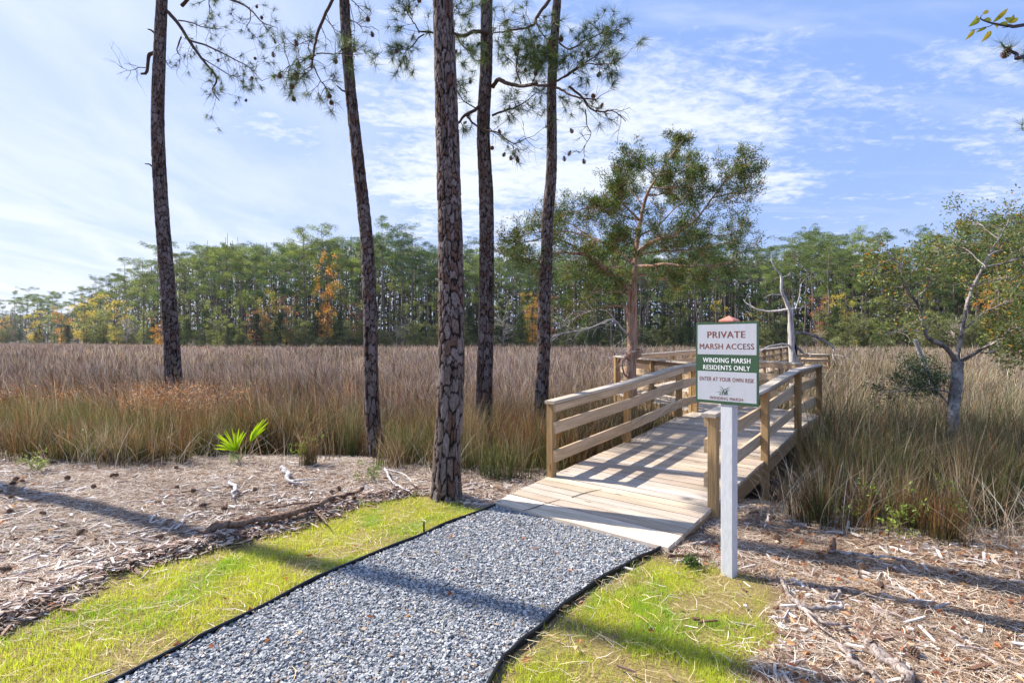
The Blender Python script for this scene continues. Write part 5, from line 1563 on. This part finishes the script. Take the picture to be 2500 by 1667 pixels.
lawn(lawnR, 460000, (-.8, 3.0, .9, 4.6), lambda x, y: np.clip((vnoise(x, y, 2.6, 99) - .30) * 2.6, .05, .9) * np.clip(sdist(x, y, lawnR) / .25 + .15, 0, 1) * np.clip(1.15 - .45 * np.maximum(x - .9, 0), .25, 1))
tag(mb.build('lawn_grass', M_lawn), 'short bright yellow-green lawn grass on both sides of the gravel', 'grass', kind='stuff')

# ------------------------------------------------------------------ pine straw, chips and leaves on the ground
def lay(mb, x, y, L, W, cols, lift=.012, tilt=.10, th=.0, curve=0.0):
    n = len(x); a = rng.uniform(0, math.pi, n)
    d = np.stack([np.cos(a), np.sin(a), rng.normal(0, tilt, n)], 1); s = np.stack([-np.sin(a), np.cos(a), rng.normal(0, .3, n)], 1)
    z = gz(x, y) + rng.random(n) * lift + .004 + np.abs(d[:, 2]) * L * .5
    c = np.stack([x, y, z], 1); L_ = (L / 2)[:, None]; W_ = (W / 2)[:, None]
    bend = s * (rng.normal(0, 1, (n, 1)) * curve * L[:, None])
    v = np.stack([c - d * L_ - s * W_, c - d * L_ + s * W_, c + bend + s * W_, c + bend - s * W_, c + d * L_ + s * W_ * .6, c + d * L_ - s * W_ * .6], 1)
    o = (np.arange(n) * 6)[:, None]; st_ = mb.n
    mb.add(v.reshape(-1, 3), o + np.array([0, 1, 2, 3]), np.repeat(cols, 6, 0))
    mb.f[4].append(o + np.array([3, 2, 4, 5]) + st_)
def ground_pts(n, ymax_extra=1.2, inlawn=0.0):
    y = rng.uniform(1.5, 9.5, n * 2); x = rng.uniform(-1.15, 1.15, n * 2) * (y + .6)
    k = (y < shore(x) + ymax_extra) & ~inpoly(x, y, path_poly) & ~inpoly(x, y, poly1)
    il = inpoly(x, y, lawnL) | inpoly(x, y, lawnR)
    k &= (~il) | (rng.random(len(x)) < inlawn)
    return x[k][:n], y[k][:n]
mb = MB()
x, y = ground_pts(150000, 1.4, .03); n = len(x)
cc = pick([lin(196, 177, 156), lin(178, 154, 130), lin(212, 200, 184), lin(154, 124, 98), lin(224, 217, 206), lin(122, 96, 76)], n, .16)
rt = sm(1.0, 2.5, x)[:, None]; cc = cc * (1 - rt * np.array([.0, .08, .18]))
cc *= (.62 + .76 * vnoise(x, y, 1.6, 131))[:, None]
lay(mb, x, y, rng.uniform(.05, .17, n), rng.uniform(.0018, .0038, n), cc, .020, .10, curve=.10)
tag(mb.build('pine_straw', M_straw), 'pinkish brown pine straw strewn over the bare ground', 'pine straw', kind='stuff')
mb = MB()
x, y = ground_pts(14000, .9, .01); n = len(x)
bi = rng.integers(0, 8, 1500); bt_ = rng.random((1500, 1)); bp = np.array(BERM)[:9]; bq = bp[bi] * (1 - bt_) + bp[bi + 1] * bt_ + rng.normal(0, .10, (1500, 2))
bq = bq[~(inpoly(bq[:, 0], bq[:, 1], path_poly))]; n0 = n
k = rng.random(n) < np.clip(.12 + 1.5 * (vnoise(x, y, .9, 140) - .35), .05, 1); x, y = x[k], y[k]; n1_ = len(x); x = np.r_[x, bq[:, 0]]; y = np.r_[y, bq[:, 1]]; n = len(x)
L = rng.uniform(.02, .15, n); W = rng.uniform(.005, .022, n); H_ = rng.uniform(.005, .014, n)
a = rng.uniform(0, math.pi, n); 
bx = cube[None] * (1 + rng.normal(0, .16, (n, 8, 3))) * np.stack([L / 2, W / 2, H_ / 2], 1)[:, None]
bx[:, :, 2] += (rng.normal(0, .10, (n, 1)) * bx[:, :, 0])
ca, sa = np.cos(a)[:, None], np.sin(a)[:, None]
v = np.stack([bx[..., 0] * ca - bx[..., 1] * sa, bx[..., 0] * sa + bx[..., 1] * ca, bx[..., 2]], -1) + np.stack([x, y, gz(x, y) + .012 + rng.random(n) * .02], 1)[:, None]
cc = pick([lin(196, 184, 176), lin(168, 152, 142), lin(136, 112, 98), lin(214, 206, 198), lin(110, 80, 62)], n, .12)
cc[n1_:] = pick([lin(140, 110, 92), lin(112, 84, 68), lin(180, 160, 146), lin(90, 66, 52), lin(200, 186, 176)], n - n1_, .15)
mb.add(v.reshape(-1, 3), (np.arange(n) * 8)[:, None, None].repeat(6, 1).reshape(-1, 1) + np.tile(F, (n, 1)), np.repeat(cc, 8, 0))
tag(mb.build('wood_chips', M_stone), 'grey bark chips and splinters mixed through the straw', 'wood chips', kind='stuff')
mb = MB()      # dry leaves, mostly on the right
x, y = ground_pts(9000, .6, .02); k = rng.random(len(x)) < np.where(x > 1.2, .30, .035); x, y = x[k], y[k]
gxx = rng.uniform(-2, 1.4, 70); gyy = rng.uniform(2.3, 5.2, 70); x = np.r_[x, gxx]; y = np.r_[y, gyy]; n = len(x)
d = rng.normal(0, 1, (n, 3)) * [1, 1, .22]
cards(mb, np.stack([x, y, gz(x, y) + .028], 1), d, rng.uniform(.03, .07, n), rng.uniform(.02, .035, n), pick([lin(190, 126, 84), lin(206, 160, 112), lin(160, 92, 58), lin(216, 186, 150)], n, .12), .25)
tag(mb.build('fallen_leaves', M_leaf), 'dry tan leaves littering the ground, thickest at right', 'fallen leaves', kind='stuff')
mb = MB()      # straw bits on lawn and gravel
x = rng.uniform(-4.5, 2.6, 5200); y = rng.uniform(1.6, 5.7, 5200)
k = (inpoly(x, y, lawnL) | inpoly(x, y, lawnR)) | (inpoly(x, y, path_poly) & (rng.random(len(x)) < .10)); x, y = x[k], y[k]; n = len(x)
lay(mb, x, y, rng.uniform(.04, .17, n), rng.uniform(.002, .0038, n), pick([lin(220, 204, 160), lin(206, 180, 132), lin(190, 160, 120)], n, .1), .03, .10, curve=.12)
tag(mb.build('straw_litter', M_straw), 'loose pale straw scattered on the lawn and gravel', 'straw', kind='stuff')

# ------------------------------------------------------------------ sticks, logs and cones, each a thing
def stick(name, pts_px, r0, r1, label, mat=M_stick, z=.02, sub=(), group='fallen sticks on the straw', cat='stick', lump=.12):
    p = []
    for i, (a, b_) in enumerate(pts_px):
        g = G(a, b_, z); p.append([g[0], g[1], float(gz(g[0], g[1])) + z + r0 * .9 + .012])
    p = catmull(np.array(p), 3); wob = rng.normal(0, 1, p.shape) * [r0 * .7, r0 * .7, r0 * .30]; p = p + wob; root_mb = MB()
    tube(root_mb, catmull(p, 3), np.interp(np.linspace(0, 1, 9), [0, 1], [r0, r1]) * rng.uniform(.72, 1.2, 9), 9, (1, 1, 1), lump)
    o = root_mb.build(name, mat, smooth=True, loc=None)
    tag(o, label, cat, group)
    for s_ in sub:
        q = []
        for a, b_ in s_[0]:
            g = G(a, b_, z); q.append([g[0], g[1], float(gz(g[0], g[1])) + z + r0 * .9 + .012 + s_[2]])
        m2 = MB(); tube(m2, catmull(np.array(q), 4), [s_[1], s_[1] * .4], 7, (1, 1, 1), lump)
        m2.build('side_branch', mat, o, smooth=True)
    return o
stick('fallen_log', [(505, 1312), (560, 1300), (620, 1288), (680, 1278), (740, 1262), (800, 1240), (850, 1222), (888, 1205)], .030, .022, 'long rotten log lying along the upper edge of the left lawn', M_darkstick,
      .03, [([(700, 1272), (660, 1258), (640, 1240), (700, 1222)], .012, .02), ([(760, 1250), (790, 1275), (800, 1290)], .012, .01), ([(820, 1236), (870, 1246)], .01, .01)], None, 'log', .2)
stick('fallen_branch', [(515, 1290), (560, 1284), (610, 1280), (640, 1270)], .032, .03, 'thick dark broken branch lying just above the rotten log', M_darkstick, .05, (), None, 'branch', .22)
stick('fallen_branch', [(655, 1240), (720, 1232), (790, 1228), (850, 1215)], .010, .007, 'thin reddish branch parallel to and above the rotten log', M_darkstick, .05, (), None, 'branch')
stick('fallen_branch', [(1912, 1431), (1930, 1470), (1965, 1500), (1995, 1520), (2040, 1535), (2078, 1545)], .017, .008, 'long forked grey branch near the middle of the right straw', M_stick, .02,
      [([(1965, 1500), (1990, 1530), (2030, 1560)], .012, 0), ([(1918, 1440), (1938, 1435), (1942, 1432)], .008, .01)], None, 'branch')
stick('fallen_branch', [(2020, 1470), (2045, 1462), (2055, 1448), (2085, 1455), (2110, 1460), (2190, 1480)], .012, .005, 'curled grey branch right of the long forked one', M_stick, .02, [([(2045, 1462), (2038, 1475)], .01, 0)], None, 'branch')
stick('fallen_branch', [(1965, 1490), (2010, 1495), (2055, 1492)], .016, .014, 'short stout grey branch against the long forked one', M_stick, .02, (), None, 'branch')
stick('fallen_branch', [(2022, 1350), (2060, 1355), (2110, 1362), (2160, 1370), (2230, 1384)], .014, .008, 'straight branch by the upright knob at the grass edge', M_stick, .02, (), None, 'branch')
stick('fallen_branch', [(2055, 1588), (2080, 1620), (2110, 1645), (2150, 1690)], .018, .012, 'pale branch at the bottom right of the straw', M_stick, .02, [([(2080, 1620), (2070, 1600), (2110, 1600)], .01, 0)], None, 'branch')
stick('fallen_branch', [(2130, 1590), (2165, 1625), (2230, 1680)], .030, .026, 'broad split pale branch beside the bottom right one', M_stick, .015, (), None, 'branch', .3)
stick('fallen_branch', [(1625, 1362), (1680, 1360), (1730, 1364)], .014, .010, 'short brown branch between deck corner and sign post', M_darkstick, .015, (), None, 'branch')
stick('fallen_branch', [(1690, 1335), (1710, 1330), (1730, 1325)], .012, .009, 'small branch beside the deck corner edge', M_stick, .02, (), None, 'branch')
stick('fallen_branch', [(110, 1275), (160, 1283), (210, 1292)], .008, .004, 'thin pale branch across the left straw shadow', M_stick, .02, (), None, 'branch')
stick('fallen_branch', [(0, 1195), (22, 1200)], .022, .02, 'grey stub at the left edge beside pine cones', M_stick, .02, (), None, 'branch')
stick('fallen_branch', [(115, 1128), (160, 1123), (200, 1118)], .020, .016, 'pale branch in the grass edge at far left', M_stick, .02, (), None, 'branch')
stick('fallen_branch', [(290, 1125), (320, 1113), (345, 1107)], .015, .012, 'pale broken branch beside the dead grass tangle', M_stick, .04, (), None, 'branch')
stick('fallen_branch', [(225, 1380), (260, 1372), (300, 1362)], .012, .008, 'grey branch at the corner of the left lawn', M_stick, .02, (), None, 'branch')
stick('fallen_branch', [(340, 1316), (390, 1324)], .010, .007, 'short white branch left of the rotten log', M_stick, .02, (), None, 'branch')
stick('driftwood', [(690, 1150), (700, 1165), (712, 1185)], .030, .018, 'pale knotty driftwood piece near the palmetto', M_snag, .03, [([(712, 1180), (750, 1178), (790, 1175)], .012, 0), ([(710, 1184), (760, 1187)], .01, 0)], None, 'driftwood', .3)
stick('driftwood', [(565, 1185), (570, 1205), (568, 1222)], .022, .012, 'upright pale driftwood splinter left of the knotty piece', M_snag, .03, (), None, 'driftwood', .3)
stick('driftwood', [(940, 1150), (955, 1180), (975, 1200), (1000, 1212)], .014, .008, 'pale dead root splayed left of the thickest pine', M_snag, .05, [([(945, 1158), (985, 1170), (1005, 1200)], .01, .03), ([(950, 1175), (962, 1195)], .01, .02)], None, 'root', .2)
# upright knob
g = G(2030, 1352); mb = MB(); tube(mb, catmull(np.array([[g[0], g[1], -.02], [g[0] + .005, g[1], .06], [g[0] + .02, g[1] + .01, .13]]), 4), [.045, .026, .022], 9, (1, 1, 1), .12)
tag(mb.build('root_knob', M_darkstick, smooth=True), 'upright brown root knob at the edge of the right grass', 'root')
# thin twig on the deck apron
tw = [(1277, 1238), (1300, 1234), (1330, 1226), (1368, 1219)]; q = []
for a, b_ in tw:
    g = G(a, b_, .085); s_ = np.dot(g - A0, U1); q.append([g[0], g[1], z1(s_) + .006])
g0 = []
mb = MB(); tube(mb, catmull(np.array(q), 6), [.003, .004, .002], 5, lin(70, 50, 42))
tag(mb.build('twig', M_twig), 'thin bent twig lying on the front deck boards', 'twig')
mb = MB()
q = [[*G(1396, 1212, .1), 0], [*G(1432, 1204, .1), 0], [*G(1469, 1199, .1), 0]]
q = [[a[0], a[1], z1(np.dot(np.array(a[:2]) - A0, U1)) + .006] for a in q]
tube(mb, catmull(np.array(q), 6), [.004, .004, .002], 5, lin(60, 42, 36))
tag(mb.build('twig', M_twig), 'dark curved twig on the deck boards below the rail shadow', 'twig')

cones = [(32, 1182, 'by the left edge below the grey stub'), (40, 1172, 'topmost at the left edge'), (28, 1217, 'under the grey stub at the left edge'), (25, 1252, 'left edge, in the straw below the stub'),
         (105, 1260, 'on the shaded straw at far left'), (197, 1303, 'at the end of the thin pale branch'), (14, 1394, 'bottom of the left straw at the edge'), (55, 1176, 'rightmost of the cluster at the left edge'),
         (165, 1170, 'alone on the upper left straw'), (229, 1190, 'upper left straw, left of the driftwood'), (285, 1162, 'near the dead grass tangle'), (390, 1312, 'left end of the rotten log'),
         (432, 1192, 'upper middle straw'), (472, 1203, 'beside the orange bark'), (430, 1142, 'at the grass edge by the palmetto'), (548, 1245, 'above the broken branch'), (622, 1198, 'below the knotty driftwood'),
         (495, 1238, 'above left of the broken branch'), (810, 1203, 'just above the log end'), (828, 1197, 'near the log end, nearer the trunk'), (865, 1233, 'at the right end of the log'),
         (1885, 1268, 'dark, under the boardwalk grass'), (1945, 1300, 'on the straw right of the sign post'), (2007, 1364, 'left of the upright root knob'), (2150, 1437, 'middle of the right straw'),
         (2232, 1602, 'lower right straw'), (1897, 1316, 'just right of the sign post foot'), (275, 1163, 'twin near the dead grass tangle'), (2105, 1390, 'right of the straight branch')]
for a, b_, w_ in cones:
    g = G(a, b_, .02); o = bpy.data.objects.new('pine_cone', cone_me); COL.objects.link(o)
    o.location = (g[0], g[1], float(gz(g[0], g[1])) + .045); o.rotation_euler = (R(90) + rng.normal(0, .4), rng.normal(0, .3), rng.uniform(0, 6.28))
    s_ = rng.uniform(.6, .85); o.scale = (s_, s_, s_)
    tag(o, 'pine cone ' + w_, 'pine cone', 'pine cones lying on the straw')

# ------------------------------------------------------------------ palmetto and weeds
pb = P(585, 1118, 7.7); pb[2] = float(gz(pb[0], pb[1]))
proot = empty('palmetto', pb, label='bright green fan palmetto at the edge of the brown grass', cat='palmetto')
def fan(center, dirs, L, W, col, name):
    mb = MB()
    for dv, l_ in dirs:
        dv = nrm(np.array(dv, float)); s = np.linspace(0, 1, 6)
        side = nrm(np.cross(dv, np.array([.3, 1, .2]))); fw = np.cross(dv, side)
        mid = center + dv * (s * l_)[:, None] + np.array([0, 0, -1]) * (s ** 2.5 * l_ * .10)[:, None]
        wv = W * np.sin(np.pi * (s * .85 + .12)) ** .8
        a = mid + side * wv[:, None] / 2 + fw * wv[:, None] * .25; b_ = mid - side * wv[:, None] / 2 + fw * wv[:, None] * .25
        V = np.vstack([a, mid, b_]); j = np.arange(5)
        c = np.vstack([np.tile(col * .85, (6, 1)), np.tile(col * 1.1, (6, 1)), np.tile(col, (6, 1))]) * rng.uniform(.8, 1.15)
        mb.add(V, np.vstack([np.stack([j, j + 1, 6 + j + 1, 6 + j], 1), np.stack([6 + j, 6 + j + 1, 12 + j + 1, 12 + j], 1)]), c)
    return mb.build(name, M_lawn, proot, loc=proot.location)
yg = lin(176, 206, 40); c1_ = P(578, 1100, 7.6)
fan(c1_, [((math.sin(a), rng.normal(0, .1), math.cos(a)), rng.uniform(.28, .40)) for a in np.linspace(-1.35, .45, 17)], .35, .030, yg, 'fan_leaf')
fan(P(612, 1078, 7.6), [((math.sin(a), rng.normal(0, .1), math.cos(a)), l_) for a, l_ in zip(np.linspace(.2, .75, 7), (.18, .26, .34, .42, .46, .40, .3))], .4, .034, yg, 'fan_leaf')
fan(P(562, 1102, 7.5), [((math.sin(a), -.2, math.cos(a)), rng.uniform(.15, .24)) for a in np.linspace(1.9, 3.0, 8)], .2, .022, lin(176, 186, 150), 'withered_leaf')
mb = MB()
for q in (c1_, P(612, 1078, 7.6), P(562, 1102, 7.5)): tube(mb, catmull(np.array([pb, (pb + q) / 2 + [0, 0, .02], q]), 4), [.010, .006], 5, lin(130, 150, 60))
mb.build('stem', M_leaf, proot, loc=proot.location)
def weed(px, py, h, n, col, label, nm='weed', cat='plant', spread=.12, lf=(.02, .045)):
    g = G(px, py); b0 = np.array([g[0], g[1], float(gz(*g))]); root = empty(nm, b0, label=label, cat=cat)
    mb = MB(); tips = []
    for i in range(n):
        grow(mb, b0 + rng.normal(0, .02, 3) * [1, 1, 0], rng.normal(0, .35, 3) + [0, 0, 1], h * rng.uniform(.6, 1.1), .0035, 1, tips, .16, .05, (2, 4), (.4, .9), lin(120, 110, 70))
    mb.build('stem', M_twig, root, loc=b0)
    tp = np.array([q[0] for q in tips]); k = 7; base = np.repeat(tp, k, 0) + rng.normal(0, .02, (len(tp) * k, 3))
    mb = MB(); cards(mb, base, rng.normal(0, 1, base.shape), rng.uniform(*lf, len(base)), rng.uniform(.009, .018, len(base)), pick([col, col * 1.2, col * .75], len(base)), .1)
    mb.build('foliage', M_leaf, root, loc=b0)
for a in ((735, 1135, .35, 6, lin(130, 156, 62), 'bright green weed just right of the palmetto'), (912, 1180, .26, 6, lin(120, 140, 70), 'green weed at the foot of the second pine'),
          (95, 1150, .22, 6, lin(150, 166, 92), 'pale green weed on the straw edge at far left'), (230, 1125, .30, 5, lin(120, 136, 66), 'green weed beside the pale branch at left'),
          (2120, 1300, .42, 4, lin(126, 150, 60), 'leafy green weed in the right grass above the straw'), (2190, 1330, .28, 3, lin(140, 158, 66), 'low green weed at the right grass edge'),
          (2340, 1310, .42, 4, lin(120, 140, 60), 'green weed beneath the crooked oak'), (1690, 1385, .07, 5, lin(74, 104, 46), 'small dark green weed in the lawn by the sign post'),
          (1265, 1090, .62, 9, lin(130, 146, 82), 'pale leafy shrub between the slim pine and the railing')):
    weed(*a)

# ------------------------------------------------------------------ air
bm = bmesh.new()
x0, x1, y0, y1, zz0, zz1 = -700, 700, -60, 640, -3, 42
vv = [bm.verts.new((a, b_, c_)) for a in (x0, x1) for b_ in (y0, y1) for c_ in (zz0, zz1)]
for f_ in ((0, 1, 3, 2), (4, 6, 7, 5), (0, 4, 5, 1), (2, 3, 7, 6), (0, 2, 6, 4), (1, 5, 7, 3)): bm.faces.new([vv[i] for i in f_])
me = bpy.data.meshes.new('haze'); bm.to_mesh(me); bm.free()
m = bpy.data.materials.new('haze'); m.use_nodes = True; t = NT(m.node_tree); t.n.clear()
vo = t.new('ShaderNodeVolumePrincipled'); vo.inputs['Color'].default_value = (.80, .87, 1, 1); vo.inputs['Density'].default_value = .00010
vo.inputs['Anisotropy'].default_value = .3
mo = t.new('ShaderNodeOutputMaterial'); t.link(vo.outputs[0], mo.inputs['Volume'])
me.materials.append(m); hz_ = bpy.data.objects.new('haze', me); COL.objects.link(hz_)
tag(hz_, 'thin pale haze over the marsh', 'haze', kind='stuff')
